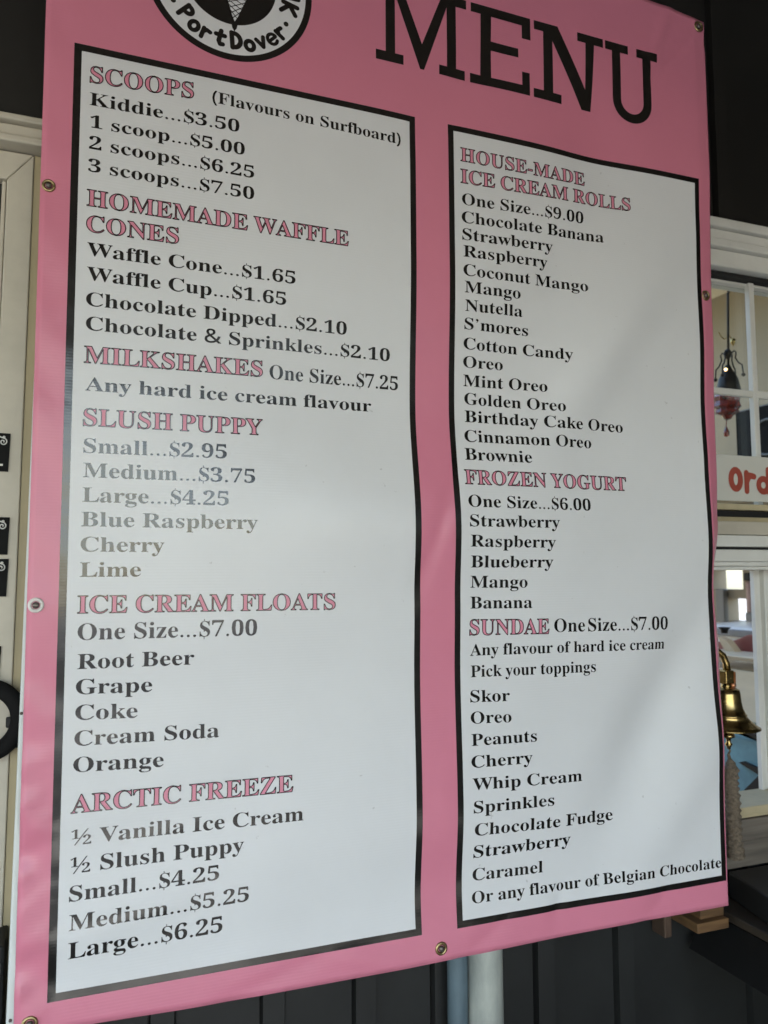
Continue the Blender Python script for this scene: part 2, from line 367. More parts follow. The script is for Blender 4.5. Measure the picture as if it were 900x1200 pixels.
# printed lines: kind, words, start (across, height), end (across, height), capital height; metres on the sheet
LEFT = [
 ('H', 'SCOOPS', 0.0229, 2.2479, 0.1729, 2.2551, 0.0251),
 ('T', '(Flavours on Surfboard)', 0.2014, 2.2561, 0.5184, 2.2493, 0.0184),
 ('T', 'Kiddie...$3.50', 0.0231, 2.2131, 0.2442, 2.2153, 0.0194),
 ('T', '1 scoop...$5.00', 0.0245, 2.1789, 0.2530, 2.1794, 0.0188),
 ('T', '2 scoops...$6.25', 0.0238, 2.1458, 0.2681, 2.1440, 0.0194),
 ('T', '3 scoops...$7.50', 0.0232, 2.1108, 0.2684, 2.1090, 0.0193),
 ('H', 'HOMEMADE WAFFLE', 0.0230, 2.0581, 0.4241, 2.0563, 0.0247),
 ('H', 'CONES', 0.0233, 2.0191, 0.1538, 2.0194, 0.0245),
 ('T', 'Waffle Cone...$1.65', 0.0248, 1.9833, 0.3357, 1.9811, 0.0198),
 ('T', 'Waffle Cup...$1.65', 0.0254, 1.9467, 0.3209, 1.9451, 0.0199),
 ('T', 'Chocolate Dipped...$2.10', 0.0254, 1.9087, 0.4227, 1.9089, 0.0201),
 ('T', 'Chocolate & Sprinkles...$2.10', 0.0260, 1.8730, 0.4989, 1.8729, 0.0200),
 ('H', 'MILKSHAKES', 0.0249, 1.8247, 0.2846, 1.8276, 0.0243),
 ('T', 'One Size...$7.25', 0.2955, 1.8259, 0.5139, 1.8255, 0.0223),
 ('T', 'Any hard ice cream flavour', 0.0271, 1.7846, 0.4663, 1.7860, 0.0198),
 ('H', 'SLUSH PUPPY', 0.0260, 1.7336, 0.2845, 1.7354, 0.0246),
 ('T', 'Small...$2.95', 0.0270, 1.6946, 0.2301, 1.6958, 0.0208),
 ('T', 'Medium...$3.75', 0.0275, 1.6595, 0.2732, 1.6598, 0.0208),
 ('T', 'Large...$4.25', 0.0272, 1.6244, 0.2333, 1.6242, 0.0207),
 ('T', 'Blue Raspberry', 0.0267, 1.5896, 0.2772, 1.5892, 0.0206),
 ('T', 'Cherry', 0.0267, 1.5540, 0.1409, 1.5537, 0.0205),
 ('T', 'Lime', 0.0265, 1.5183, 0.1088, 1.5185, 0.0203),
 ('H', 'ICE CREAM FLOATS', 0.0250, 1.4676, 0.4005, 1.4660, 0.0243),
 ('T', 'One Size...$7.00', 0.0257, 1.4304, 0.2781, 1.4294, 0.0228),
 ('T', 'Root Beer', 0.0267, 1.3903, 0.1861, 1.3898, 0.0207),
 ('T', 'Grape', 0.0255, 1.3556, 0.1276, 1.3537, 0.0206),
 ('T', 'Coke', 0.0256, 1.3206, 0.1084, 1.3184, 0.0204),
 ('T', 'Cream Soda', 0.0254, 1.2856, 0.2235, 1.2829, 0.0201),
 ('T', 'Orange', 0.0247, 1.2503, 0.1453, 1.2477, 0.0202),
 ('H', 'ARCTIC FREEZE', 0.0234, 1.1954, 0.3343, 1.1947, 0.0242),
 ('T', '@ Vanilla Ice Cream', 0.0247, 1.1518, 0.3507, 1.1508, 0.0203),
 ('T', '@ Slush Puppy', 0.0243, 1.1144, 0.2614, 1.1159, 0.0201),
 ('T', 'Small...$4.25', 0.0239, 1.0785, 0.2257, 1.0810, 0.0196),
 ('T', 'Medium...$5.25', 0.0247, 1.0412, 0.2695, 1.0442, 0.0203),
 ('T', 'Large...$6.25', 0.0245, 1.0038, 0.2317, 1.0062, 0.0216),
]
RIGHT = [
 ('H', 'HOUSE-MADE', 0.6307, 2.2411, 0.8917, 2.2445, 0.0242),
 ('H', 'ICE CREAM ROLLS', 0.6304, 2.2015, 0.9942, 2.2123, 0.0249),
 ('T', 'One Size...$9.00', 0.6324, 2.1627, 0.8882, 2.1712, 0.0207),
 ('T', 'Chocolate Banana', 0.6316, 2.1300, 0.9324, 2.1413, 0.0206),
 ('T', 'Strawberry', 0.6323, 2.0994, 0.8185, 2.1053, 0.0206),
 ('T', 'Raspberry', 0.6340, 2.0694, 0.8066, 2.0740, 0.0205),
 ('T', 'Coconut Mango', 0.6336, 2.0359, 0.8926, 2.0407, 0.0204),
 ('T', 'Mango', 0.6359, 2.0061, 0.7482, 2.0087, 0.0203),
 ('T', 'Nutella', 0.6370, 1.9738, 0.7520, 1.9766, 0.0201),
 ('T', "S'mores", 0.6358, 1.9421, 0.7637, 1.9432, 0.0200),
 ('T', 'Cotton Candy', 0.6348, 1.9077, 0.8538, 1.9077, 0.0199),
 ('T', 'Oreo', 0.6344, 1.8755, 0.7127, 1.8771, 0.0199),
 ('T', 'Mint Oreo', 0.6350, 1.8430, 0.8014, 1.8453, 0.0201),
 ('T', 'Golden Oreo', 0.6370, 1.8116, 0.8356, 1.8113, 0.0202),
 ('T', 'Birthday Cake Oreo', 0.6371, 1.7806, 0.9634, 1.7810, 0.0204),
 ('T', 'Cinnamon Oreo', 0.6351, 1.7459, 0.8908, 1.7474, 0.0207),
 ('T', 'Brownie', 0.6332, 1.7140, 0.7627, 1.7140, 0.0207),
 ('H', 'FROZEN YOGURT', 0.6294, 1.6717, 0.9623, 1.6718, 0.0246),
 ('T', 'One Size...$6.00', 0.6324, 1.6328, 0.8807, 1.6326, 0.0204),
 ('T', 'Strawberry', 0.6337, 1.5997, 0.8125, 1.6002, 0.0201),
 ('T', 'Raspberry', 0.6352, 1.5658, 0.8033, 1.5652, 0.0199),
 ('T', 'Blueberry', 0.6363, 1.5310, 0.7985, 1.5309, 0.0199),
 ('T', 'Mango', 0.6362, 1.4973, 0.7473, 1.4965, 0.0199),
 ('T', 'Banana', 0.6360, 1.4626, 0.7559, 1.4613, 0.0198),
 ('H', 'SUNDAE', 0.6346, 1.4188, 0.7888, 1.4165, 0.0254),
 ('T', 'One_Size...$7.00', 0.7992, 1.4188, 1.0486, 1.4162, 0.0229),
 ('T', 'Any flavour of hard ice cream', 0.6359, 1.3845, 1.0425, 1.3807, 0.0190),
 ('T', 'Pick your toppings', 0.6369, 1.3491, 0.8850, 1.3464, 0.0192),
 ('T', 'Skor', 0.6351, 1.3084, 0.7100, 1.3060, 0.0194),
 ('T', 'Oreo', 0.6348, 1.2737, 0.7119, 1.2711, 0.0192),
 ('T', 'Peanuts', 0.6350, 1.2380, 0.7598, 1.2358, 0.0191),
 ('T', 'Cherry', 0.6338, 1.2030, 0.7498, 1.2010, 0.0190),
 ('T', 'Whip Cream', 0.6347, 1.1674, 0.8491, 1.1615, 0.0189),
 ('T', 'Sprinkles', 0.6361, 1.1306, 0.7905, 1.1268, 0.0190),
 ('T', 'Chocolate Fudge', 0.6386, 1.0937, 0.9160, 1.0862, 0.0196),
 ('T', 'Strawberry', 0.6378, 1.0576, 0.8249, 1.0561, 0.0198),
 ('T', 'Caramel', 0.6372, 1.0206, 0.7697, 1.0170, 0.0193),
 ('T', 'Or any flavour of Belgian Chocolate', 0.6356, 0.9849, 1.1489, 0.9768, 0.0184),
]

# serif letter outlines (1000 units per em)
GLYPHS = ('&:491:187 -7 144 -3 107 9 77 28 54 54 40 86 36 125 43 172 63 208 139 266 99 318 85 348 81 382 89 426 114 459 153 480 204 487 252 480 289 460 313 427 320 383 314 344 293 312 224 258 354 133 382 181 401 240 461 240 434 160 392 95 490 0 410 0 352 56 281 11:188 293 245 336 258 358 262 383 258 405 246 423 227 435 202 439 177 435 156 424 143 406 138 383 151 338:189 46 263 60 314 93 175 229 118 185 103 160 97 127 104 94 122 68 151 51|(:201:126 -106 95 -65 70 -20 51 28 27 184 51 342 70 391 95 437 126 480 181 480 110 340 87 185 110 32 181 -106|):201:21 -106 91 32 115 185 91 340 20 480 76 480 107 437 132 391 151 342 175 184 151 28 132 -20 107 -65 76 -106|/:250:7 0 185 480 243 480 64 0|0:375:188 -7 150 -3 118 7 91 24 69 48 51 76 39 111 23 241 39 371 51 405 69 433 91 456 118 473 150 483 189 486 225 483 257 473 283 456 305 433 322 405 336 370 353 240 336 110 322 76 305 47 283 24 256 7 225 -3:188 37 219 50 237 91 248 240 237 390 219 429 189 443 157 429 139 390 127 240 139 91 157 50|1:375:65 0 65 36 120 36 146 45 154 79 154 416 108 365 87 351 67 346 52 349 40 359 28 396 74 412 132 447 179 482 254 482 254 79 261 47 271 38 288 36 343 36 343 0|2:375:24 0 24 69 123 171 187 245 218 307 226 371 223 405 212 427 196 441 174 445 145 438 126 416 112 329 50 344 32 365 26 396 43 441 92 474 174 486 220 483 258 473 288 456 318 421 328 375 319 329 291 281 238 220 154 138 87 74 244 74 279 86 300 120 305 141 345 141 341 0|3:375:163 -7 81 5 34 35 19 74 23 96 36 113 76 126 82 89 99 62 125 46 158 40 199 49 230 79 241 139 234 174 214 202 181 221 137 227 95 227 95 269 140 269 178 275 204 296 220 327 225 367 211 424 193 440 169 445 148 441 133 430 116 391 111 341 47 356 30 374 24 401 34 434 62 461 91 475 128 483 173 486 217 483 255 474 286 458 317 423 328 377 320 335 298 301 225 256 279 238 326 201 340 174 345 138 329 70 288 25 230 1|4:375:121 0 121 36 140 36 179 44 191 58 195 84 195 125 9 125 9 166 199 480 293 480 293 169 363 169 363 125 293 125 293 84 297 58 309 44 348 36 357 36 357 0:56 169 195 169 195 287 196 351 199 416 189 394 174 366 158 338 146 319|5:375:165 -7 84 5 40 35 27 75 31 95 42 109 81 121 88 83 111 52 154 40 195 50 226 83 237 148 231 192 213 223 184 241 146 247 103 243 71 235 40 247 62 480 316 480 319 357 281 357 275 380 267 399 244 406 105 406 94 281 126 288 168 291 216 287 258 276 293 256 319 228 335 192 340 148 324 75 282 27 226 1|6:375:197 -7 150 -1 109 18 76 49 51 93 30 222 42 325 77 409 137 466 222 486 291 476 329 449 340 412 336 393 322 376 298 364 260 360 256 400 243 434 232 443 216 447 180 435 152 401 125 269 161 286 218 294 256 290 288 278 315 258 336 230 348 196 352 155 348 110 334 71 313 38 282 13 244 -2:199 38 222 44 239 64 255 148 250 196 238 228 219 247 193 253 154 243 125 221 128 162 135 116 147 81 170 48|7:375:111 0 289 406 113 406 86 398 74 372 70 338 30 338 33 480 353 480 353 447 168 0|8:375:183 -7 91 11 60 31 38 57 20 122 27 162 47 193 119 242 57 296 41 327 36 364 50 423 70 449 99 469 191 486 235 483 271 471 299 453 325 415 334 369 328 333 310 305 244 260 330 199 349 166 355 127 350 88 335 55 310 29 276 9 234 -3:203 283 239 317 250 370 243 407 222 436 187 447 163 442 145 426 130 372 135 341 149 318:187 32 218 37 241 55 257 82 262 116 256 146 239 170 164 216 126 178 111 120 116 84 132 56 156 38|9:375:152 -7 88 4 53 33 42 69 50 94 75 107 103 56 126 41 156 36 188 43 213 67 232 106 244 160 251 230 212 198 155 185 119 189 87 201 60 220 40 248 28 282 24 324 42 409 64 441 95 466 133 481 177 486 223 480 264 463 298 433 323 390 345 261 334 157 301 72 241 14 200 -2:184 233 224 245 251 278 231 403 209 432 181 441 156 434 137 413 121 328 128 275 149 244|A:436:-9 0 -9 18 24 30 49 75 206 466 224 465 384 87 411 34 425 22 443 18 443 0 229 0 229 18 270 25 283 46 273 81 253 132 103 132 79 71 76 59 75 48 87 26 124 18 128 18 128 0:113 161 242 161 177 319|B:442:16 0 16 17 45 22 62 32 72 51 75 82 75 369 69 412 51 433 15 439 15 455 220 455 284 451 333 439 368 418 389 388 396 351 384 302 348 268 287 247 334 235 371 217 397 194 413 165 418 132 413 93 3'
 '97 61 371 35 335 15 291 4 238 0:182 252 188 252 234 257 263 272 279 301 285 345 281 385 269 412 248 428 216 434 198 432 188 425 182 391:222 24 259 30 283 49 296 81 301 128 295 176 277 208 245 225 197 231 182 231 182 65 190 33|C:468:257 -11 213 -7 174 3 137 20 105 43 78 71 56 104 39 142 29 184 26 228 30 273 39 314 56 351 79 384 106 412 139 435 176 452 216 462 259 465 367 440 388 435 408 443 419 465 437 465 437 308 420 308 403 347 381 380 356 407 328 427 298 439 265 443 222 435 187 409 163 365 149 304 144 226 149 153 165 97 192 56 230 32 278 24 358 45 428 106 447 89 418 53 384 25 345 5 303 -7|D:495:20 0 20 17 63 30 71 46 74 75 74 374 71 407 61 426 43 435 15 439 15 455 222 455 268 453 309 446 346 434 378 418 405 396 440 351 461 295 468 228 459 146 430 82 382 36 315 9 228 0:222 24 262 30 295 47 319 75 337 115 347 166 351 229 345 303 330 360 305 401 269 425 223 433 202 431 190 423 182 385 182 72 190 34 202 27|E:442:14 0 14 17 44 20 62 30 72 48 75 78 75 369 72 405 62 425 44 435 16 439 16 455 399 455 399 320 383 320 375 357 361 386 340 406 312 420 276 428 232 430 200 428 186 417 183 388 183 246 193 246 232 252 259 269 277 300 288 345 304 345 304 118 287 118 273 181 259 201 241 213 185 222 183 222 183 67 185 47 192 35 230 28 313 39 371 75 411 143 430 143 402 0|F:404:15 0 15 17 45 23 62 34 72 53 75 84 75 375 71 405 61 423 14 439 14 455 394 455 394 320 377 320 355 385 336 406 310 420 230 431 200 429 186 421 182 398 182 247 190 247 229 253 256 270 274 301 284 347 302 347 302 118 285 118 274 168 257 200 229 218 189 224 182 224 182 81 188 43 210 24 257 17 257 0|G:508:268 -10 222 -7 179 3 141 19 108 42 80 70 57 103 41 141 31 183 28 229 31 274 41 315 57 352 80 385 107 413 139 435 176 452 215 462 257 465 369 441 388 436 406 443 419 465 437 465 437 308 420 308 382 379 329 426 267 443 224 435 189 409 165 366 151 305 146 228 150 163 161 110 180 67 206 37 238 19 275 13 308 16 328 27 339 45 343 71 343 128 339 154 329 170 275 182 275 198 500 198 500 182 457 171 449 155 446 128 446 29 387 7 328 -6|H:523:15 0 15 17 45 22 62 32 72 50 75 81 75 379 71 406 62 424 44 434 16 439 16 455 242 455 242 439 204 432 187 415 182 379 182 251 342 251 342 379 337 415 320 432 282 439 282 455 507 455 507 439 461 424 452 407 449 379 449 81 461 33 478 22 507 17 507 0 282 0 282 17 329 31 339 49 342 81 342 221 182 221 182 81 185 50 194 32 212 22 242 17 242 0|I:260:13 0 13 17 61 32 72 49 75 75 75 387 72 412 63 427 13 439 13 455 244 455 244 439 196 427 186 412 183 387 183 77 187 44 206 26 246 17 246 0|K:510:16 0 16 17 45 22 63 32 72 50 75 81 75 379 72 406 63 424 45 434 17 439 17 455 242 455 242 439 205 432 187 415 183 379 183 234 321 373 342 398 349 418 334 434 291 439 291 455 486 455 486 439 477 439 436 430 392 404 345 361 271 285 463 46 487 25 519 17 519 0 281 0 281 17 306 18 322 21 331 27 334 34 316 66 199 214 183 198 183 81 186 50 195 32 213 22 242 17 242 0|L:426:15 0 15 17 45 22 62 32 72 50 75 81 75 379 71 407 62 425 44 434 16 439 16 455 250 455 250 439 208 434 188 416 182 379 182 83 185 47 200 31 234 28 315 40 370 80 409 154 427 154 402 0|M:634:14 0 14 17 61 32 72 50 75 79 75 382 71 416 53 432 15 439 15 455 185 455 317 142 449 455 617 455 617 439 573 423 563 405 560 378 560 85 565 43 582 23 617 17 617 0 396 0 396 17 433 25 450 44 455 83 455 399 288 0 270 0 105 389 105 80 109 48 120 30 139 20 169 17 169 0|N:493:403 -11 107 350 107 79 110 49 119 31 136 21 167 17 167 0 18 0 18 17 54 23 71 41 76 79 76 388 36 433 18 439 18 455 156 455 391 169 391 377 386 414 369 431 331 439 331 455 480 455 480 439 450 434 433 425 425 407 422 377 422 -11|O:525:261 -11 169 7 94 58 45 134 28 228 45 321 95 397 170 448 265 466 357 448 431 399 481 323 498 228 481 134 430 58 355 7:265 12 306 21 338 47 361 90 375 150 379 228 376 293 365 346 348 389 324 419 294 437 260 443 219 435 186 409 163 366 150 305 145 228 149 163 159 109 177 67 201 37 230 18|P:418:15 0 15 17 45 22 62 32 72 50 75 81 75 379 71 406 62 424 44 434 16 439 16 455 214 455 336 440 390 398 404 367 409 332 404 296 390 266 367 240 334 22'
 '1 292 209 242 206 182 206 182 81 185 50 194 32 212 22 242 17 242 0:182 230 201 230 244 235 272 253 287 283 292 329 288 375 275 406 252 425 216 431 189 424 182 398|R:473:15 0 15 17 45 22 62 32 72 50 75 81 75 379 71 406 62 424 44 434 16 439 16 455 217 455 278 452 329 442 367 426 395 403 412 372 417 334 406 285 372 248 315 224 432 50 452 26 478 17 480 17 480 0 338 0 201 212 182 212 182 81 185 50 194 32 212 22 242 17 242 0:182 234 203 234 249 240 280 258 298 290 304 336 295 389 268 421 224 431 190 422 182 385|S:390:43 -11 43 158 62 158 75 113 91 77 111 50 149 24 197 15 231 20 257 36 273 60 279 89 265 129 225 160 163 191 77 253 56 289 50 332 67 403 115 449 185 466 229 461 282 448 291 446 300 445 313 450 320 466 339 466 339 319 322 319 293 385 248 429 194 445 163 440 140 426 125 406 120 380 124 356 137 336 189 303 253 273 317 233 350 188 359 133 354 93 339 58 314 29 281 8 192 -10 158 -8 126 1 98 9 85 12 69 7 61 -11|T:423:92 0 92 17 123 21 142 31 152 50 156 81 156 433 149 433 102 426 65 403 41 367 29 318 11 318 11 455 410 455 410 317 394 317 385 359 368 391 343 415 310 429 269 433 263 433 263 81 267 49 276 30 296 21 328 17 328 0|U:492:248 -13 192 -8 147 6 114 29 91 61 78 103 73 155 73 379 70 406 61 424 43 434 15 439 15 455 240 455 240 439 202 432 185 415 181 379 181 140 186 88 203 51 232 29 275 22 317 28 350 44 373 71 388 110 392 159 392 378 389 406 379 423 328 439 328 455 474 455 474 439 448 432 433 421 422 378 422 181 418 118 403 69 380 32 346 7 302 -8|V:428:212 -13 44 381 22 420 8 432 -14 439 -14 455 211 455 211 439 166 432 156 423 152 410 161 378 259 143 348 377 355 409 351 423 342 432 299 439 299 455 442 455 442 439 408 427 382 383 230 -13|W:611:171 -11 32 393 15 427 -15 439 -15 455 181 455 181 439 150 432 143 423 140 410 148 373 223 153 301 353 286 399 267 429 229 439 229 455 439 455 439 439 404 432 393 412 399 386 474 166 541 369 549 406 546 421 538 430 503 439 503 455 624 455 624 439 594 421 575 379 446 -11 428 -11 316 309 190 -11|Y:426:101 0 101 17 131 22 148 32 157 50 161 81 161 179 46 387 14 429 1 435 -13 438 -13 455 207 455 207 438 195 438 167 432 158 425 156 416 164 392 248 226 333 366 349 408 336 430 298 438 295 438 295 455 439 455 439 438 409 424 383 392 268 203 268 81 271 50 280 32 298 22 328 17 328 0|Z:442:20 0 20 11 276 430 214 430 141 420 94 386 61 316 44 316 57 455 406 455 406 443 153 29 239 29 282 32 319 43 349 61 374 87 393 121 407 164 424 164 407 0|a:344:255 -10 216 1 200 35 168 11 133 -4 95 -9 64 -4 40 11 25 34 20 63 31 104 63 136 199 190 199 241 187 282 171 292 148 296 115 290 104 274 113 257 123 231 120 215 110 202 77 191 59 194 45 203 33 236 37 259 49 278 95 308 162 318 205 315 239 307 263 292 285 259 293 210 293 62 295 40 304 34 320 42 329 28 294 -1:151 34 174 41 199 63 199 169 154 151 127 123 118 84 126 46|b:360:43 -11 43 388 37 428 8 439 8 455 138 455 138 279 175 308 221 318 254 313 284 299 326 245 342 166 323 75 270 13 233 -4 192 -10 148 -1 105 28 53 -11:183 14 213 23 232 49 245 160 231 251 212 273 184 280 155 270 138 242 138 69 149 28|c:293:156 -10 119 -5 87 11 38 68 19 150 40 237 96 297 133 313 175 319 218 314 250 298 271 275 277 245 266 215 236 204 206 216 196 251 197 261 197 271 190 290 169 297 138 285 118 248 112 187 115 142 123 105 137 76 166 48 204 38 239 47 271 72 285 60 248 21 205 -2|d:370:140 -10 107 -5 78 10 35 66 19 147 36 237 81 297 112 313 146 318 189 309 223 280 223 401 220 419 212 430 176 439 176 455 319 455 319 75 325 41 353 28 353 11 223 -10 223 39 201 12 173 -5:171 28 202 41 223 76 223 242 206 270 174 281 147 273 130 250 118 153 130 58 146 36|e:301:154 -10 117 -5 85 10 37 69 19 157 38 240 87 298 120 313 157 318 193 314 224 301 249 280 268 251 279 216 283 173 283 166 117 166 127 97 154 56 199 42 237 53 270 86 285 73 248 27 205 -1:116 192 201 192 201 215 193 277 181 292 161 297 136 286 121 255 116 203|f:213:15 0 15 16 40 22 50 35 52 73 52 277 16 277 16 310 52 310 52 353 60 400 85 436 123 457 174 465 212 460 240 446 257 425 263 400 252 367 224 355 195 365 185 391 193 420 196 426 197 433 '
 '193 441 180 443 163 440 153 430 148 390 148 310 203 310 203 277 148 277 148 65 150 40 158 26 199 16 199 0|g:327:146 -140 106 -138 73 -132 48 -122 22 -100 14 -75 28 -46 69 -26 35 -1 24 30 28 54 42 74 102 110 58 135 31 169 22 212 27 242 40 268 88 305 157 318 233 304 317 304 317 268 268 268 286 237 291 203 276 151 234 116 172 103 157 103 142 104 112 94 101 71 111 55 141 49 175 49 259 40 285 29 303 13 316 -37 305 -80 272 -113 239 -128 197 -137:157 124 178 130 190 146 199 211 190 276 178 292 157 297 137 292 124 276 114 211 124 146 137 130:161 -116 218 -111 252 -94 263 -66 260 -51 249 -41 205 -34 97 -34 79 -52 73 -73 79 -89 95 -103|h:381:18 0 18 16 45 26 52 56 52 399 46 429 19 440 19 455 148 455 148 267 175 295 207 313 243 318 292 306 321 271 330 212 330 56 337 26 363 16 363 0 202 0 202 16 207 16 228 26 235 56 235 217 229 258 219 268 203 271 173 262 148 235 148 56 154 26 180 16 180 0|i:198:101 362 81 366 65 376 54 393 50 412 54 432 65 449 81 460 101 463 120 460 137 449 147 432 151 412 147 393 136 376 120 366:18 0 18 16 45 26 52 56 52 252 47 285 20 293 21 310 148 310 148 56 154 26 180 16 180 0|k:358:17 0 17 16 45 26 52 56 52 398 47 429 20 439 21 455 148 455 148 169 227 248 244 278 235 290 209 293 206 293 206 310 345 310 345 293 308 284 275 260 222 209 346 34 360 21 376 16 376 0 211 0 211 16 217 16 234 20 239 32 232 49 163 147 148 134 148 56 154 26 180 16 180 0|l:199:18 0 18 16 45 26 52 56 52 398 47 429 38 436 20 439 20 455 148 455 148 56 154 26 180 16 180 0|m:554:18 0 18 16 45 26 52 56 52 253 46 284 36 291 19 294 19 310 146 310 146 265 173 294 204 312 237 318 277 312 305 293 320 261 348 293 381 312 418 318 465 306 494 271 504 212 504 56 510 26 536 16 536 0 377 0 377 16 403 26 410 56 410 217 404 258 394 268 377 271 349 263 324 237 324 56 331 26 340 19 356 16 356 0 199 0 199 16 225 26 232 56 232 217 226 258 216 268 199 271 170 262 146 235 146 56 152 27 177 16 177 0|n:381:18 0 18 16 45 26 52 56 52 253 46 284 36 291 19 294 19 310 148 310 148 267 175 296 207 313 243 318 292 306 321 271 330 212 330 56 337 26 363 16 363 0 202 0 202 16 207 16 228 26 235 56 235 217 229 258 219 268 203 271 173 262 148 235 148 56 154 26 180 16 180 0|o:336:169 -10 127 -5 90 11 38 70 19 154 38 239 60 272 90 297 127 313 168 318 209 313 245 298 298 240 317 154 298 69 245 11 210 -5:169 11 193 18 209 39 217 81 220 154 208 271 192 292 169 299 144 292 128 271 117 154 120 82 128 39 144 18|p:371:17 -139 17 -124 40 -117 50 -101 52 -64 52 243 46 283 19 295 19 310 143 310 143 263 166 294 195 313 230 319 264 314 293 298 335 241 350 160 334 72 291 12 261 -5 227 -10 183 1 148 32 148 -58 152 -99 167 -118 197 -123 197 -139:195 28 222 36 239 59 253 154 241 248 225 270 199 278 171 267 148 235 148 69 167 38|r:287:18 0 18 16 45 26 52 56 52 252 46 285 20 293 21 310 146 310 146 252 187 301 233 318 258 315 275 304 286 287 289 266 278 234 248 222 222 231 207 250 189 260 175 255 162 241 149 192 149 56 152 37 159 25 197 16 197 0|s:288:151 -10 87 6 73 9 60 4 51 -9 36 -9 36 105 53 105 66 68 87 39 112 21 140 15 179 27 189 40 192 58 183 84 156 105 107 130 54 169 41 193 37 220 44 259 65 291 98 312 141 319 166 316 199 308 206 306 213 305 223 308 230 319 244 319 244 222 228 222 196 277 174 291 149 296 116 286 105 259 115 232 146 212 191 189 241 151 253 127 257 95 250 51 228 18 194 -3|t:228:124 -9 89 -4 66 10 53 36 48 71 48 279 20 279 20 300 88 369 129 424 144 424 144 310 208 310 208 279 144 279 144 82 149 51 157 43 168 40 189 49 206 75 222 66 198 24 165 -1|u:375:131 -10 91 -3 65 17 51 51 46 97 46 248 39 282 29 291 11 294 11 310 142 310 142 74 151 46 177 36 205 43 228 66 228 248 221 283 209 291 189 294 189 310 324 310 324 70 331 39 360 30 360 13 228 -10 228 40 186 3|v:306:142 -10 38 248 22 281 12 290 -3 293 -3 310 164 310 164 294 156 294 136 290 129 276 130 268 185 122 236 253 241 272 232 289 203 294 203 310 305 310 305 295 278 279 260 243 160 -10|w:434:122 -10 17 265 6 284 -11 293 -11 310 138 310 138 293 120 289 114 276 116 266 120 253 167 127 211 235 201 266 190 288 168 295 168 310 323 310 323 '
 '293 302 288 296 276 296 269 298 262 336 141 382 256 387 275 380 289 356 295 356 310 445 310 445 295 425 284 412 258 304 -10 289 -10 223 197 140 -10|y:300:52 -140 29 -137 10 -125 -3 -107 -7 -84 5 -53 18 -43 36 -40 64 -49 75 -76 74 -81 74 -87 77 -96 86 -99 99 -92 114 -74 129 -44 140 -5 36 251 25 275 15 287 -3 293 -5 293 -5 310 162 310 162 293 136 289 130 284 128 275 130 267 133 257 185 119 230 241 236 260 238 274 236 284 229 289 203 293 203 310 300 310 300 293 287 290 277 281 259 242 162 -24 129 -96 95 -131|z:293:13 0 13 14 168 287 128 287 96 283 72 272 55 250 44 216 26 216 32 310 275 310 275 291 126 25 152 25 194 30 223 44 244 69 260 107 276 107 268 0')
# ------------------------------------------------------------------ the menu banner
S_CURL, L_CURL = 1.1604, .006
def conform(s, z, off=0.0):
    """sheet coordinates (across, height) -> point on the sagging sheet, off metres towards the viewer"""
    if s <= S_CURL: return (s, fold(s, z) - off, z)
    th = math.radians(lerp_table(CURL, z)); x, y = S_CURL, fold(S_CURL, z); n = 6; ds = (s - S_CURL) / n
    for i in range(n):
        a = th * min(1.0, (i + .5) * ds / L_CURL); x += math.cos(a) * ds; y += math.sin(a) * ds
    a = th * min(1.0, (s - S_CURL) / L_CURL)
    return (x - off * math.sin(a) * -1 - 2 * off * math.sin(a), y - off * math.cos(a), z)
def spread(a, b, step):
    n = max(1, int(math.ceil((b - a) / step))); return [a + (b - a) * i / n for i in range(n + 1)]
def sheet_grid(mb, ss, z_lo, z_hi, nz, off, mi=0):
    """ss: columns; z_lo/z_hi: height of the lower and upper edge as functions of s"""
    V = []
    for s in ss:
        a, b = z_lo(s), z_hi(s)
        V += [conform(s, a + (b - a) * j / nz, off) for j in range(nz + 1)]
    k = nz + 1
    mb.mesh(V, [(i * k + j, (i + 1) * k + j, (i + 1) * k + j + 1, i * k + j + 1) for i in range(len(ss) - 1) for j in range(nz)], mi, True)

banner = empty('menu_banner', (0, 0, 0))
tag(banner, 'large pink vinyl menu banner printed with two white price panels', 'banner')
def z_bot(s): return .9145 - .0075 * hat(s, -.02, .25) + .0012 * math.sin(s * 9)
def z_top(s): return 2.652 - .008 * hat(s, 1.06, 1.19) + .10 * hat(-s, -1.06, -.60)
w = MB()
def s_left(z): return -.040 - .0015 * math.sin((z - .9) * 3.2)
cols = spread(-.040, S_CURL, .0085)[:-1] + spread(S_CURL, 1.191, .0022)
sheet_grid(w, cols, z_bot, z_top, 210, 0)
sh = w.build('vinyl_sheet', [M['pink'], M['vinyl_back']], banner, recalc=False)
so = sh.modifiers.new('thickness', 'SOLIDIFY'); so.thickness = .0007; so.offset = -1; so.material_offset = 1
w = MB()          # hem folded behind the left edge
zz = spread(.916, 2.72, .012)
w.build  # (hem is part of the sheet)

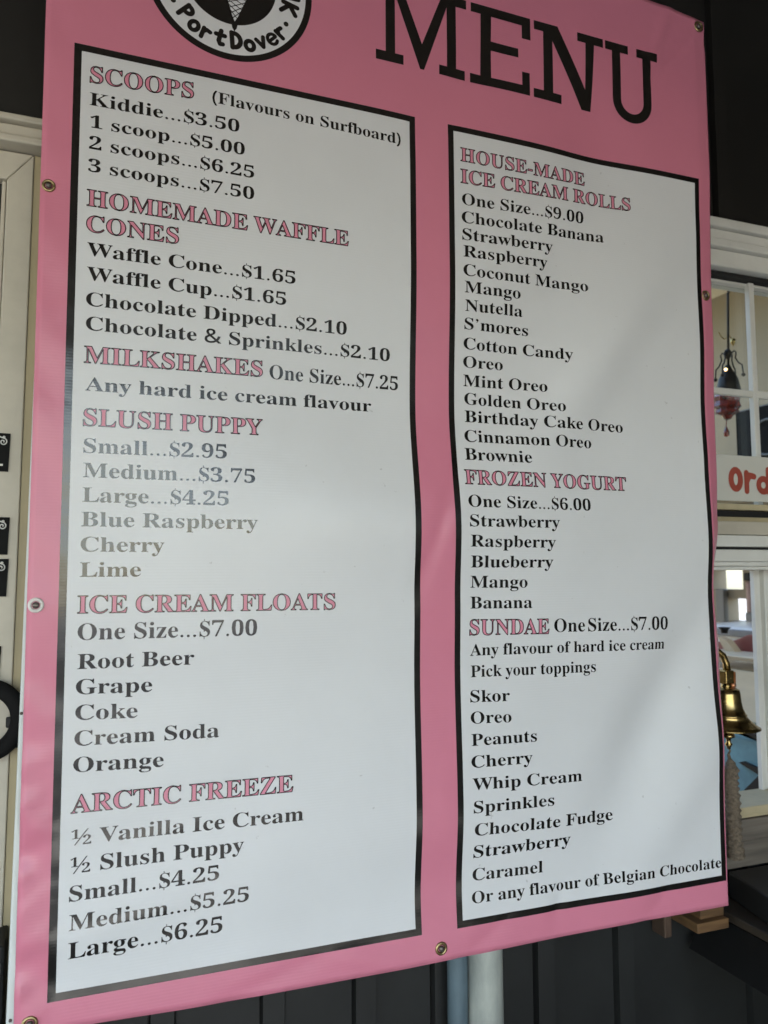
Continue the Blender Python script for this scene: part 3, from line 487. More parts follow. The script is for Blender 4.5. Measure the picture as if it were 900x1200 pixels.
def capsule(p, q, r, n=7):
    a = math.atan2(q[1] - p[1], q[0] - p[0])
    return [(q[0] + r * math.cos(a - math.pi / 2 + math.pi * i / n), q[1] + r * math.sin(a - math.pi / 2 + math.pi * i / n)) for i in range(n + 1)] + \
           [(p[0] + r * math.cos(a + math.pi / 2 + math.pi * i / n), p[1] + r * math.sin(a + math.pi / 2 + math.pi * i / n)) for i in range(n + 1)]
def union(mb, polys, off, fn=None, mi=0):
    V2 = []; F = []
    for p in polys:
        b = len(V2); V2 += [Vector(q) for q in p]; F.append(list(range(b, b + len(p))))
    v, e, f, _vo, _eo, fo = delaunay_2d_cdt(V2, [], F, 0, 1e-7)
    f = [t for t, src in zip(f, fo) if src]
    fn = fn or (lambda x, y: conform(x, y, off))
    Fo = []
    for t in f:
        a, b, c = v[t[0]], v[t[1]], v[t[2]]
        ar = (b.x - a.x) * (c.y - a.y) - (c.x - a.x) * (b.y - a.y)
        Fo.append(tuple(t) if ar > 0 else (t[0], t[2], t[1]))
    mb.mesh([fn(q.x, q.y) for q in v], Fo, mi, False)
# --- lettering
GL = {}
for rec in GLYPHS.split('|'):
    ch, adv, *polys = rec.split(':')
    P = []
    for q in polys:
        n = list(map(int, q.split(' '))); P.append([(n[i], n[i + 1]) for i in range(0, len(n), 2)])
    GL[ch] = (float(adv), P)
def area(p): return sum(p[i - 1][0] * p[i][1] - p[i][0] * p[i - 1][1] for i in range(len(p))) / 2
def inside(pt, poly):
    x, y = pt; c = False
    for (x0, y0), (x1, y1) in zip(poly, poly[1:] + poly[:1]):
        if (y0 > y) != (y1 > y) and x < (x1 - x0) * (y - y0) / (y1 - y0) + x0: c = not c
    return c
def orient(polys):
    out = []
    for i, p in enumerate(polys):
        depth = sum(inside(p[0], q) for j, q in enumerate(polys) if j != i)
        a = area(p)
        out.append(p[::-1] if (a < 0) == (depth % 2 == 0) else p)
    return out
def offset(poly, d):
    """push an oriented outline outwards by d (holes, wound the other way, shrink)"""
    n = len(poly); out = []
    for i in range(n):
        (x0, y0), (x1, y1), (x2, y2) = poly[i - 1], poly[i], poly[(i + 1) % n]
        ax, ay, bx, by = x1 - x0, y1 - y0, x2 - x1, y2 - y1
        la, lb = math.hypot(ax, ay) or 1, math.hypot(bx, by) or 1
        nx, ny = ay / la + by / lb, -ax / la - bx / lb
        l2 = nx * nx + ny * ny
        k = min(2 / l2, 1.2) if l2 > 1e-6 else 0
        out.append((x1 + nx * d * k, y1 + ny * d * k))
    return out
for ch in list(GL): GL[ch] = (GL[ch][0], orient(GL[ch][1]))
def rnd(cx, cy, r, n=12): return [(cx + r * math.cos(2 * math.pi * i / n), cy + r * math.sin(2 * math.pi * i / n)) for i in range(n)]
def moved(polys, sx, sy, dx, dy): return [[(x * sx + dx, y * sy + dy) for x, y in p] for p in polys]
GL['.'] = (168, [rnd(84, 36, 40)])
GL[' '] = (168, []); GL['_'] = (60, [])
GL['-'] = (224, [[(30, 112), (194, 112), (194, 176), (30, 176)]])
GL["'"] = (190, [list(reversed([(48, 400), (60, 440), (95, 455), (130, 432), (136, 385), (112, 330), (66, 290), (60, 302), (92, 336), (98, 362), (66, 366)]))])
sA, sP = GL['S']
GL['$'] = (340, moved(sP, .88, .98, 8, 5) )
for ch in '(&)':
    if ch in GL: GL[ch] = (GL[ch][0], [offset(p, 7) for p in GL[ch][1]])
a1, p1 = GL['1']; a2, p2 = GL['2']
GL['@'] = (500, moved(p1, .62, .60, -10, 182) + moved(p2, .62, .60, 262, -8) + [[(70, -14), (104, -14), (408, 470), (374, 470)]])
DOLLAR_BAR = [[(158, 440), (176, 440), (176, 520), (158, 520)], [(158, -70), (176, -70), (176, 12), (158, 12)], [(152, 300), (182, 300), (182, 150), (152, 150)]]
def tess(mb, polys, fn, mi):
    tri = tessellate_polygon([[Vector((x, y, 0)) for x, y in p] for p in polys])
    flat = [q for p in polys for q in p]
    V = [fn(x, y) for x, y in flat]
    F = []
    for t in tri:
        a, b, c = (flat[i] for i in t)
        ar = (b[0] - a[0]) * (c[1] - a[1]) - (c[0] - a[0]) * (b[1] - a[1])
        if abs(ar) < 1e-9: continue
        F.append(tuple(t) if ar > 0 else (t[0], t[2], t[1]))
    # split long edges so that the print follows the folds of the sheet
    def key(p): return (round(p[0], 2), round(p[1], 2))
    pos = {}; W = []; FF = []
    def vid(p):
        k = key(p)
        if k not in pos: pos[k] = len(W); W.append(fn(p[0], p[1]))
        return pos[k]
    def emit(a, b, c, depth=0):
        la, lb, lc = math.dist(a, b), math.dist(b, c), math.dist(c, a); m = max(la, lb, lc)
        if m > 190 and depth < 7:
            if m == lb: a, b, c = b, c, a
            elif m == lc: a, b, c = c, a, b
            h = ((a[0] + b[0]) / 2, (a[1] + b[1]) / 2); emit(a, h, c, depth + 1); emit(h, b, c, depth + 1)
        else: FF.append((vid(a), vid(b), vid(c)))
    for t in F: emit(flat[t[0]], flat[t[1]], flat[t[2]])
    mb.mesh(W, [t for t in FF if len(set(t)) == 3], mi, True)
def groups(polys):
    """split a glyph into outer outlines, each with its holes"""
    outs = [p for p in polys if area(p) > 0]; res = [[p] for p in outs]
    for h in polys:
        if area(h) <= 0:
            for r in res:
                if inside(h[0], r[0]): r.append(h); break
    return res
def text_width(t): return sum(GL[c][0] for c in t)
def lay_line(mb, kind, t, s0, z0, s1, z1, cap):
    k = cap / 455.0
    x_first = min([x for p in GL[t[0]][1] for x, y in p] or [0])
    x_last = max([x for p in GL[t[-1]][1] for x, y in p] or [0])
    tot = text_width(t[:-1]) + x_last - x_first
    kx = (s1 - s0) / tot
    pen = -x_first
    for c in t:
        adv, polys = GL[c]
        def fn(off):
            def f(x, y, pen=pen):
                s = s0 + (pen + x) * kx; u = (s - s0) / (s1 - s0)
                return conform(s, z0 + (z1 - z0) * u + y * k, off)
            return f
        if kind == 'T':
            for gset in groups(polys): tess(mb, gset, fn(.0006), 0)
            if c == '$':
                for bar in DOLLAR_BAR: tess(mb, [bar[::-1] if area(bar) < 0 else bar], fn(.00085), 0)
        else:
            for gset in groups(polys):
                union(mb, [capsule(p[i - 1], p[i], 11.5, 3) for p in gset for i in range(len(p))], 0, fn(.0012), 0)
                tess(mb, [list(p) for p in gset], fn(.0007), 1)
        pen += adv

def frame_strips(mb, s0, s1, z0, z1, ts, tz, off):
    """black border: four strips that butt at the corners"""
    cst = lambda v: (lambda s: v)
    nz = int((z1 - z0) / .011)
    sheet_grid(mb, spread(s0, s0 + ts, .007), cst(z0), cst(z1), nz, off)
    sheet_grid(mb, spread(s1 - ts, s1, .007), cst(z0), cst(z1), nz, off)
    sheet_grid(mb, spread(s0 + ts, s1 - ts, .0085), cst(z0), cst(z0 + tz), 2, off)
    sheet_grid(mb, spread(s0 + ts, s1 - ts, .0085), cst(z1 - tz), cst(z1), 2, off)
def menu_panel(s0, s1, z0, z1, t, rows, label):
    w = MB(); cst = lambda v: (lambda s: v)
    sheet_grid(w, spread(s0 + t, s1 - t, .0085), cst(z0 + t), cst(z1 - t), int((z1 - z0) / .0095), .0003)
    p = w.build('menu_panel', M['white_print'], banner, recalc=False); p['label'] = label
    w = MB(); frame_strips(w, s0, s1, z0, z1, t, t, .0003); w.build('panel_border', M['ink'], p, recalc=False)
    for r in rows:
        w = MB(); lay_line(w, *r)
        if r[0] == 'T': o = w.build('text_line', M['ink'], p, recalc=False)
        else: o = w.build('heading', [M['ink'], M['pink_ink']], p, recalc=False)
        o['label'] = ('black printed line reading ' if r[0] == 'T' else 'pink outlined heading reading ') + r[1].replace('@', '1/2').replace('_', ' ').replace("'", '')
menu_panel(0, .5455, .9515, 2.3045, .0105, LEFT, 'left white panel of scoops and floats')
menu_panel(.6075, 1.160, .9515, 2.3045, .0105, RIGHT, 'right white panel of rolls and sundaes')

# --- MENU title, slab letters
B0, H0, T0 = 2.3925, .1495, .0172
def slab(mb, polys):
    """outlines in sheet metres, tessellated finely so that they follow the folds"""
    V2 = []; E = []; F = []
    for p in polys:
        b = len(V2); V2 += [Vector(q) for q in p]; F.append(list(range(b, b + len(p))))
    v, e, f, *_ = delaunay_2d_cdt(V2, [], F, 1, 1e-6)
    bm = bmesh.new(); vs = [bm.verts.new((q.x, q.y, 0)) for q in v]
    for t in f:
        try: bm.faces.new([vs[i] for i in t])
        except ValueError: pass
    for _ in range(5):
        long = [e for e in bm.edges if e.calc_length() > .016]
        if not long: break
        bmesh.ops.subdivide_edges(bm, edges=long, cuts=1, use_grid_fill=False)
        bmesh.ops.triangulate(bm, faces=bm.faces[:])
    bmesh.ops.recalc_face_normals(bm, faces=bm.faces)
    bm.verts.ensure_lookup_table()
    idx = {q: i for i, q in enumerate(bm.verts)}
    Fo = []
    for t in bm.faces:
        ids = [idx[q] for q in t.verts]
        if t.normal.z < 0: ids.reverse()
        Fo.append(tuple(ids))
    mb.mesh([conform(q.co.x, q.co.y, .0006) for q in bm.verts], Fo, 0, True)
    bm.free()
def R_(a, b, c, d): return [(a, B0 + c), (b, B0 + c), (b, B0 + d), (a, B0 + d)]
H, T = H0, T0
zt = lambda pts: [(x, B0 + y) for x, y in pts]
MENU = {
 'M': [zt([(.4735, 0), (.524, 0), (.524, T), (.5086, T), (.5086, .126), (.5552, 0), (.5625, 0), (.607, .126), (.607, T), (.5917, T), (.5917, 0), (.6425, 0), (.6425, T), (.6249, T), (.6249, H - T), (.6458, H - T), (.6458, H), (.5995, H), (.5590, .046), (.5185, H), (.4735, H), (.4735, H - T), (.4914, H - T), (.4914, T), (.4735, T)])],
 'E': [zt([(.6529, 0), (.7742, 0), (.7742, .043), (.7585, .043), (.7585, T), (.6950, T), (.6950, .0685), (.7515, .0685), (.7515, .0855), (.6950, .0855), (.6960, H - T), (.7595, H - T), (.7595, H - .042), (.7775, H - .042), (.7775, H), (.6550, H), (.6550, H - T), (.6745, H - T), (.6735, T), (.6529, T)])],
 'N': [zt([(.7824, 0), (.843, 0), (.843, T), (.8245, T), (.8245, .118), (.8885, 0), (.9085, 0), (.9175, H - T), (.9380, H - T), (.9380, H), (.8800, H), (.8800, H - T), (.8980, H - T), (.8960, .040), (.8365, H), (.7855, H), (.7855, H - T), (.8050, H - T), (.8040, T), (.7824, T)])],
}
ub = []
cx, ro, ri = 1.0035, .0452, .0262
for i in range(17):
    a = math.pi + math.pi * i / 16; ub.append((cx + ro * math.cos(a), .040 + .0445 * math.sin(a)))
inner = [(cx + ri * math.cos(2 * math.pi - math.pi * i / 16), .040 + .0265 * math.sin(2 * math.pi - math.pi * i / 16)) for i in range(17)]
MENU['U'] = [zt([(.9583, H - T), (.9429, H - T), (.9429, H), (.9958, H), (.9958, H - T), (cx - ri, H - T)] + inner[::-1] + [(cx + ri, H - T), (1.0160, H - T), (1.0160, H), (1.0650, H), (1.0650, H - T), (cx + ro, H - T)] + ub[::-1])]
title = MB()
for k in 'MENU': slab(title, MENU[k])
o = title.build('title_lettering', M['ink'], banner, recalc=False); o['label'] = 'big black slab lettering reading MENU'

# --- round logo, cut by the top of the photograph
LC = (.22694, 2.4654)
def ring(r0, r1, n=96):
    out = []
    return [[(LC[0] + r1 * math.cos(2 * math.pi * i / n), LC[1] + r1 * math.sin(2 * math.pi * i / n)) for i in range(n)],
            [(LC[0] + r0 * math.cos(-2 * math.pi * i / n), LC[1] + r0 * math.sin(-2 * math.pi * i / n)) for i in range(n)]]
def disc_rings(mb, r0, r1, off, mi=0, nr=6, n=96):
    V = []
    for k in range(nr + 1):
        r = r0 + (r1 - r0) * k / nr
        V += [conform(LC[0] + r * math.cos(2 * math.pi * i / n), LC[1] + r * math.sin(2 * math.pi * i / n), off) for i in range(n)]
    mb.mesh(V, [(k * n + i, (k + 1) * n + i, (k + 1) * n + (i + 1) % n, k * n + (i + 1) % n) for k in range(nr) for i in range(n)], mi, True)
w = MB(); disc_rings(w, .0745, .1236, .0003, 0); logo = w.build('logo_badge', M['white_print'], banner, recalc=False)
logo['label'] = 'round black and white logo with an ice cream cone and lettering'
w = MB(); disc_rings(w, .1236, .1340, .0003, 0, 2); w.build('outer_ring', M['ink'], logo, recalc=False)
w = MB(); disc_rings(w, .0005, .0745, .0003, 0, 8); w.build('inner_disc', M['ink'], logo, recalc=False)
def arc(cx, cy, rx, ry, a0, a1, n=8): return [(cx + rx * math.cos(math.radians(a0 + (a1 - a0) * i / n)), cy + ry * math.sin(math.radians(a0 + (a1 - a0) * i / n))) for i in range(n + 1)]
HAND = {  # hand-drawn round strokes, unit height
 'P': [[(-.22, 0), (-.2, 1)], [(-.2, .95)] + arc(-.02, .72, .32, .25, 95, -100, 9) + [(-.18, .46)]],
 'o': [arc(0, .36, .30, .34, 0, 360, 14)],
 'r': [[(-.2, 0), (-.22, .7)], [(-.2, .45), (-.02, .66), (.24, .62)]],
 't': [[(.02, .98), (-.04, .25), (.08, .04), (.26, .08)], [(-.28, .66), (.3, .7)]],
 'D': [[(-.26, 0), (-.24, 1)], [(-.24, .98)] + arc(-.14, .5, .44, .47, 80, -80, 10) + [(-.26, .02)]],
 'v': [[(-.3, .7), (-.02, .02), (.3, .72)]],
 'e': [[(-.26, .36), (.26, .42)] + arc(0, .38, .29, .33, 10, 318, 12)],
 'K': [[(-.28, 0), (-.28, 1)], [(.32, 1), (-.24, .46), (.36, 0)]],
 'N': [[(-.32, 0), (-.3, 1), (.3, 0), (.32, 1)]],
 '*': [[(0, .36), (.001, .36)]],
}
def ring_letter(c, ang, h, r, up_out=False, th=None):
    a = math.radians(ang); th = th or h * .16
    # feet of the letters point outwards (read along the bottom of the ring)
    ux, uy = -math.cos(a), -math.sin(a); rx, ry = -math.sin(a), math.cos(a)
    if up_out: ux, uy, rx, ry = -ux, -uy, -rx, -ry
    cxx, cyy = LC[0] + r * math.cos(a), LC[1] + r * math.sin(a)
    res = []
    for st in HAND[c]:
        P = [(cxx + rx * x * h + ux * (y - .5) * h, cyy + ry * x * h + uy * (y - .5) * h) for x, y in st]
        res += [capsule(p, q, th) for p, q in zip(P, P[1:])]
    return res
w = MB()
for c, ang, h, r in (('P', -133.4, .0235, .0985), ('o', -121.2, .0225, .1035), ('r', -110.6, .0225, .1035), ('t', -98.6, .0235, .1015), ('D', -84.2, .0245, .1000), ('o', -72.6, .0225, .1045), ('v', -61.2, .0215, .1035), ('e', -50.4, .0265, .1045), ('r', -39.8, .0225, .1045)):
    union(w, ring_letter(c, ang, h, r, th=h * (.105 if c == 'e' else .155)), .0006)
for ang in (-29.6, -146.5): union(w, ring_letter('*', ang, .022, .1015, th=.0042), .0006)
union(w, ring_letter('K', -13.6, .024, .0990, True), .0006); union(w, ring_letter('N', 1.5, .024, .0990, True), .0006)
o = w.build('ring_lettering', M['ink'], logo, recalc=False); o['label'] = 'hand drawn black lettering reading Port Dover'
tip = (LC[0] + .0075, LC[1] - .0755); cl = (LC[0] - .0165, LC[1] + .005); cr = (LC[0] + .0395, LC[1] + .005)
w = MB()
union(w, [[(tip[0] - .0035, tip[1] - .004), (tip[0], tip[1] - .0095), (tip[0] + .0035, tip[1] - .004), (tip[0] + .0055, tip[1] + .0045), (tip[0] - .0055, tip[1] + .0045)]], .0005, mi=1)
union(w, [[tip, cr, cl]], .00075, mi=0)
union(w, [rnd(LC[0] + .0115, LC[1] + .022, .031, 20)], .00095, mi=0)
def lerp(p, q, t): return (p[0] + (q[0] - p[0]) * t, p[1] + (q[1] - p[1]) * t)
hatch = []
for i in range(1, 10):
    t = i / 9.5
    hatch.append(capsule(lerp(tip, cl, t), lerp(tip, cr, max(.02, t - .17)), .00065, 3))
    hatch.append(capsule(lerp(tip, cr, t), lerp(tip, cl, max(.02, t - .17)), .00065, 3))
hatch += [capsule(tip, cl, .0009, 3), capsule(tip, cr, .0009, 3)]
union(w, hatch, .00095, mi=1)
w.build('waffle_cone', [M['white_print'], M['ink']], logo, recalc=False)

# --- grommets with the screws that hold the banner
def grommet(s, z, ring_m, r=.0095, screw=True):
    c = Vector(conform(s, z, .0009))
    w = MB(); w.lathe(c, [(r * .98, -.0014), (r, 0), (r * .93, .0012), (r * .78, .0018), (r * .62, .0013), (r * .52, -.0004), (r * .5, -.002)], 28, axis='Y')
    g = w.build('grommet', M[ring_m], banner)
    w = MB(); w.lathe(c, [(r * .44, -.002), (r * .44, .0022), (r * .34, .0036), (.0001, .0042)], 20, axis='Y')
    w.box(c.x - r * .3, c.x + r * .3, c.y - .0044, c.y - .0040, c.z - r * .06, c.z + r * .06); w.build('screw_head', M['screw'], g)
grommet(-.0289, 2.0795, 'brass_ring'); grommet(-.0285, 1.4798, 'white_ring', .0105); grommet(-.0205, .9300, 'brass_ring', .0105)
grommet(.5781, .9262, 'brass_ring', .0105); grommet(1.1712, 2.0688, 'brass_ring', .0105); grommet(1.1748, 2.6293, 'brass_ring', .0115)
# ------------------------------------------------------------------ things round the banner
w = MB()
w.prism([(-.037, .013, 2.20), (.045, .013, 2.20), (.038, .013, 0.0), (-.060, .013, 0.0)], (0, .09, 0))
post = w.build('post', M['post'], None, bevel=.003)
tag(post, 'white painted post that shows along the left edge of the pink banner', 'post')
w = MB()
for p in ((25, 836), (12, 1196)):
    w = MB(); c = atY(*p, .0125); w.lathe(c, [(.0021, -.002), (.0021, .0008), (.0001, .0012)], 12, axis='Y'); w.build('nail_head', M['screw'], post)

def pipe(name, m, px0, px1, label, yf):
    a, b = atY(px0, 1150, yf), atY(px1, 1150, yf); r = (b.x - a.x) / 2 * .95; cx = (a.x + b.x) / 2
    w = MB(); w.tube([(cx, yf, 0), (cx, yf, .4), (cx, yf, .9), (cx, yf, 1.6)], r, 24)
    o = w.build(name, m); tag(o, label, 'pipe', 'pipes below the banner'); return o, cx, r
pb, cx, r = pipe('drain_pipe', M['blue_pipe'], 524.5, 547.5, 'narrow blue painted pipe left of the wider white pipe under the banner', .125)
w = MB(); w.lathe((cx, .125, .55), [(r + .004, -.012), (r + .006, 0), (r + .004, .012)], 20); w.build('pipe_collar', M['blue_pipe'], pb)
pw, cx, r = pipe('drain_pipe', M['white_pipe'], 548.2, 588, 'wide white pipe with grey stains under the banner', .118)
w = MB(); w.lathe((cx, .118, .5), [(r + .001, -.02), (r + .005, -.018), (r + .005, .018), (r + .001, .02)], 24); w.build('pipe_collar', M['white_pipe'], pw)

# notices on the left window, each with silver scroll work
def scroll(mb, ox, oz, s, y):
    """two curls"""
    P = []
    for i in range(22):
        a = math.radians(90 - i * 24); r = s * .30 * (1 - i / 24); P.append((ox - s * .30 + r * math.cos(a) * 1.0, y, oz - s * .52 + r * math.sin(a)))
    mb.tube([(ox - s * 1.3, y, oz - s * .12), (ox - s * .9, y, oz - s * .03), (ox - s * .6, y, oz - s * .12)] + P, s * .05, 6)
    Q = [(ox - s * .95, y, oz - s * .05)]
    for i in range(18):
        a = math.radians(100 + i * 24); r = s * .20 * (1 - i / 20); Q.append((ox - s * .85 + r * math.cos(a), y, oz - s * .38 + r * math.sin(a)))
    mb.tube(Q, s * .04, 6)
    mb.lathe((ox - s * .25, y + .0002, oz - s * .16), [(s * .11, 0), (s * .08, .0008), (.0001, .001)], 10, axis='Y')
NOT = [((12.6, 508.5), 553, 'uppermost black notice with silver scrollwork on the left window'),
       ((11.6, 606.5), 650, 'black notice on the left window, the upper of the close pair'),
       ((10.3, 655.0), 699, 'black notice on the left window, the lower of the close pair'),
       ((1.6, 757.0), 800, 'lowest black notice on the left window, above the iron ring')]
for (p, yb, lab) in NOT:
    c = atY(*p, .150); zb = atY(p[0] - 1, yb, .150).z
    w = MB(); w.prism([(c.x, .147, c.z), (c.x - .0018, .147, zb), (c.x - .150, .147, zb + .001), (c.x - .149, .147, c.z + .001)], (0, .0022, 0))
    n = w.build('notice', M['matte_black']); tag(n, lab, 'notice', 'black notices on the left window')
    w = MB(); scroll(w, c.x - .004, c.z - .003, .020, .1466)
    w.mesh([(v[0], v[1], v[2]) for v in []], [])
    w.build('scroll_ornament', M['scroll'], n)
    if yb == 553:
        w = MB()
        for i, (dx, ww) in enumerate(((.016, .011), (.030, .012), (.045, .010))):
            z = zb + .0085; w.box(c.x - dx - ww * .3, c.x - dx + ww * .6, .1462, .1468, z, z + .0032 + .0006 * i)
        w.build('print_line', M['scroll'], n)

# iron ring pull
c = atY(-20.5, 845, .135)
w = MB(); pr = []
R0, R1 = .038, .062
for i in range(49):
    a = 2 * math.pi * i / 48; pr.append((c.x + (R0 + R1) / 2 * math.cos(a), .135, c.z + (R0 + R1) / 2 * math.sin(a)))
w.tube(pr, .0125, 12, cap=False)
ringo = w.build('iron_ring', M['matte_black']); tag(ringo, 'thick black iron ring fixed beside the white post', 'ring')
a, b = atY(14.5, 822, .140), atY(20, 876, .140)
w = MB(); w.box(a.x, a.x + .012, .136, .176, b.z, a.z); w.box(a.x - .008, a.x + .004, .1355, .142, (a.z + b.z) / 2 - .004, (a.z + b.z) / 2 + .012)
rb = w.build('bracket', M['black'], ringo, bevel=.002)
w = MB(); w.lathe((a.x + .006, .136, b.z + .006), [(.003, 0), (.0025, .0012), (.0001, .0015)], 12, axis='Y'); w.build('bracket_screw', M['screw'], rb)

# black box at the very lower left
a = atY(9, 1090, .135)
w = MB(); w.box(a.x - .20, a.x, .08, .174, .60, a.z)
bx = w.build('box', M['black'], None, bevel=.004); tag(bx, 'black box low at the left edge beside the white post', 'box')
z0, z1 = atY(5, 1150, .08).z, atY(5, 1128, .08).z
w = MB(); w.box(a.x - .20, a.x - .004, .076, .0798, z0, z1); w.build('grey_band', M['grey_item'], bx)

# order sign in the serving window
a, b = atY(842, 532, .147), atY(842, 586.5, .147)
w = MB(); w.box(1.215, 1.90, .1445, .1485, b.z, a.z - .001)
sg = w.build('order_sign', M['sign_white'], None, bevel=.001); tag(sg, 'white sign strip with red hand lettering below the window muntins', 'sign')
w = MB(); hh = a.z - b.z
fn = lambda x, y: (x, .1438, y)
x = atY(853.5, 562, .144).x; zb = b.z + hh * .215; ch = .0515
def hstroke(strokes, ox, s, th, sx=1.0):
    res = []
    for st in strokes:
        P = [(ox + q[0] * s * sx, zb + q[1] * s) for q in st]; res += [capsule(p, q, th) for p, q in zip(P, P[1:])]
    union(w, res, 0, fn)
hstroke([arc(0, .5, .26, .40, 0, 360, 18)], x + .021, ch, .0072)
hstroke([[(-.16, .02), (-.16, .80)], [(-.14, .45), (.02, .70), (.26, .66)]], x + .060, ch, .0068)
hstroke([arc(-.02, .30, .27, .28, 0, 360, 14), [(.27, .02), (.27, .98)]], x + .101, ch, .0068)
hstroke([[(-.24, .32), (.24, .36)] + arc(0, .33, .27, .31, 10, 315, 12)], x + .146, ch, .0066)
hstroke([[(-.16, .02), (-.16, .70)], [(-.14, .40), (.02, .62), (.26, .60)]], x + .186, ch, .0066)
o = w.build('sign_lettering', M['sign_red'], sg, recalc=False); o['label'] = 'red rounded letters beginning Ord'

# brass bell with its rope
BY = .10
def zp(py): return atY(853, py, BY).z
bc = atY(852.5, 835, BY)
R = (atY(889.5, 848, BY).x - atY(852.5, 848, BY).x) * .74
ztop, zm = zp(806), zp(853)
hb = ztop - zm
bell = empty('brass_bell', (bc.x, BY, zm)); tag(bell, 'polished brass hanging bell with a rope, in the serving window opening', 'bell')
w = MB()
prof = [(.001, hb), (R * .30, hb * .995), (R * .40, hb * .96), (R * .425, hb * .86), (R * .44, hb * .70), (R * .48, hb * .52), (R * .56, hb * .37), (R * .60, hb * .355), (R * .60, hb * .325), (R * .58, hb * .31), (R * .72, hb * .19), (R * .90, hb * .075), (R, hb * .03), (R * 1.0, 0), (R * .93, 0), (R * .8, hb * .08), (R * .5, hb * .3), (R * .36, hb * .8), (.001, hb * .9)]
w.lathe((bc.x, BY, zm), prof, 48); w.build('bell_body', M['brass'], bell)
w = MB()
k = [atY(842, 764, BY + .0), atY(847, 768, BY), atY(851, 777, BY), atY(852.5, 788, BY)]
w.tube([(1.19, .165, k[0].z - .002), (1.215, .14, k[0].z + .006), (k[0].x - .02, .11, k[0].z + .008)] + [tuple(q) for q in k], [.007, .007, .007, .0068, .0068, .007, .008], 14)
w.build('bracket_arm', M['brass'], bell)
w = MB(); cz0, cz1 = zp(803), zp(785)
w.box(bc.x - .011, bc.x + .011, BY - .011, BY + .011, cz0 + .004, cz1)
w.lathe((bc.x, BY, 0), [(.001, cz0 + .006), (.008, cz0 + .005), (.011, cz0 - .001), (.009, ztop), (.014, ztop - .001)], 20)
hg = w.build('hanger', M['brass'], bell, bevel=.002)
w = MB(); w.box(bc.x + .0111, bc.x + .0135, BY - .0125, BY + .009, cz0 + .006, cz1 - .003); w.lathe((bc.x + .014, BY - .003, cz0 + .001), [(.001, .006), (.006, .003), (.007, -.002), (.004, -.007), (.001, -.008)], 14); w.build('hanger_plate', M['copper'], hg)
w = MB(); za = zp(858); w.lathe((bc.x, BY, 0), [(.003, zm + .01), (.004, za), (.012, za - .004), (.013, za - .009), (.005, za - .013), (.004, za - .019), (.0075, za - .024), (.004, za - .030), (.003, za - .034)], 20); w.build('clapper', M['brass'], bell)
w = MB(); z0, z1 = zp(884), zp(1004); pts = []; rr = []
n = 46
for i in range(n + 1):
    t = i / n; pts.append((bc.x + .006 * t + .002 * math.sin(t * 19), BY + .002 * math.cos(t * 17), z0 + (z1 - z0) * t))
    base = .003 + .012 * hat(t, .02, .16)
    rr.append(base * (1 + .16 * math.sin(t * 95)) * (1 if t < .93 else 1.12))
w.tube(pts, rr, 16); w.tube([(bc.x, BY, zp(876)), (bc.x + .003, BY, zp(880)), pts[0]], .002, 8)
w.build('bell_rope', M['rope'], bell)

# lumber ledge below the sill
w = MB(); w.box(1.143, 1.2195, .060, .168, .8335, .8520)
lg = w.build('plank', M['wood'], None, bevel=.0015); tag(lg, 'raw wooden plank jutting from the wall under the right corner of the banner', 'plank', None)
w = MB(); w.box(1.162, 1.2195, .072, .168, .8525, .8850)
lb = w.build('wood_block', M['wood'], None, bevel=.0015); tag(lb, 'small raw wood block lying on the jutting plank', 'wood block')
a, b = atY(774, 1078, .14), atY(786, 1095, .14)
w = MB(); w.box(a.x, a.x + .018, .128, .168, b.z, b.z + .055); wb = w.build('wood_bracket', M['end_grain'], None, bevel=.003); tag(wb, 'brown wooden bracket on the dark siding left of the jutting plank', 'bracket')

# dark counter at the lower right
ct = empty('counter', (1.6, -.1, 0)); tag(ct, 'black counter projecting from the wall at the lower right corner', 'counter')
w = MB(); w.prism([(1.197, .150, .762), (1.240, .150, .832), (1.93, .150, .832), (1.93, .150, .762)], (0, -.62, 0)); w.build('cabinet', M['black'], ct, bevel=.002)
w = MB(); w.prism([(1.240, .150, .8325), (1.236, -.47, .8325), (1.93, -.47, .8325), (1.93, .150, .8325)], (0, 0, .016)); w.build('counter_top', M['counter_edge'], ct, bevel=.003)
for x in (1.4, 1.85):
    w = MB(); w.box(x, x + .05, -.42, -.37, 0, .7615); w.build('leg', M['black'], ct)
w = MB(); w.prism([(1.302, .144, .8488), (1.205, -.26, .8488), (1.8, -.30, .8488), (1.8, .144, .8488)], (0, 0, .052))
tr = w.build('tray', M['counter'], None, bevel=.004); tag(tr, 'dark grey topped black tray resting on the black counter', 'tray')
w = MB(); w.prism([(1.302, .1435, .844), (1.300, .1435, .844), (1.203, -.2605, .844), (1.205, -.2605, .844)], (0, 0, .001)); 

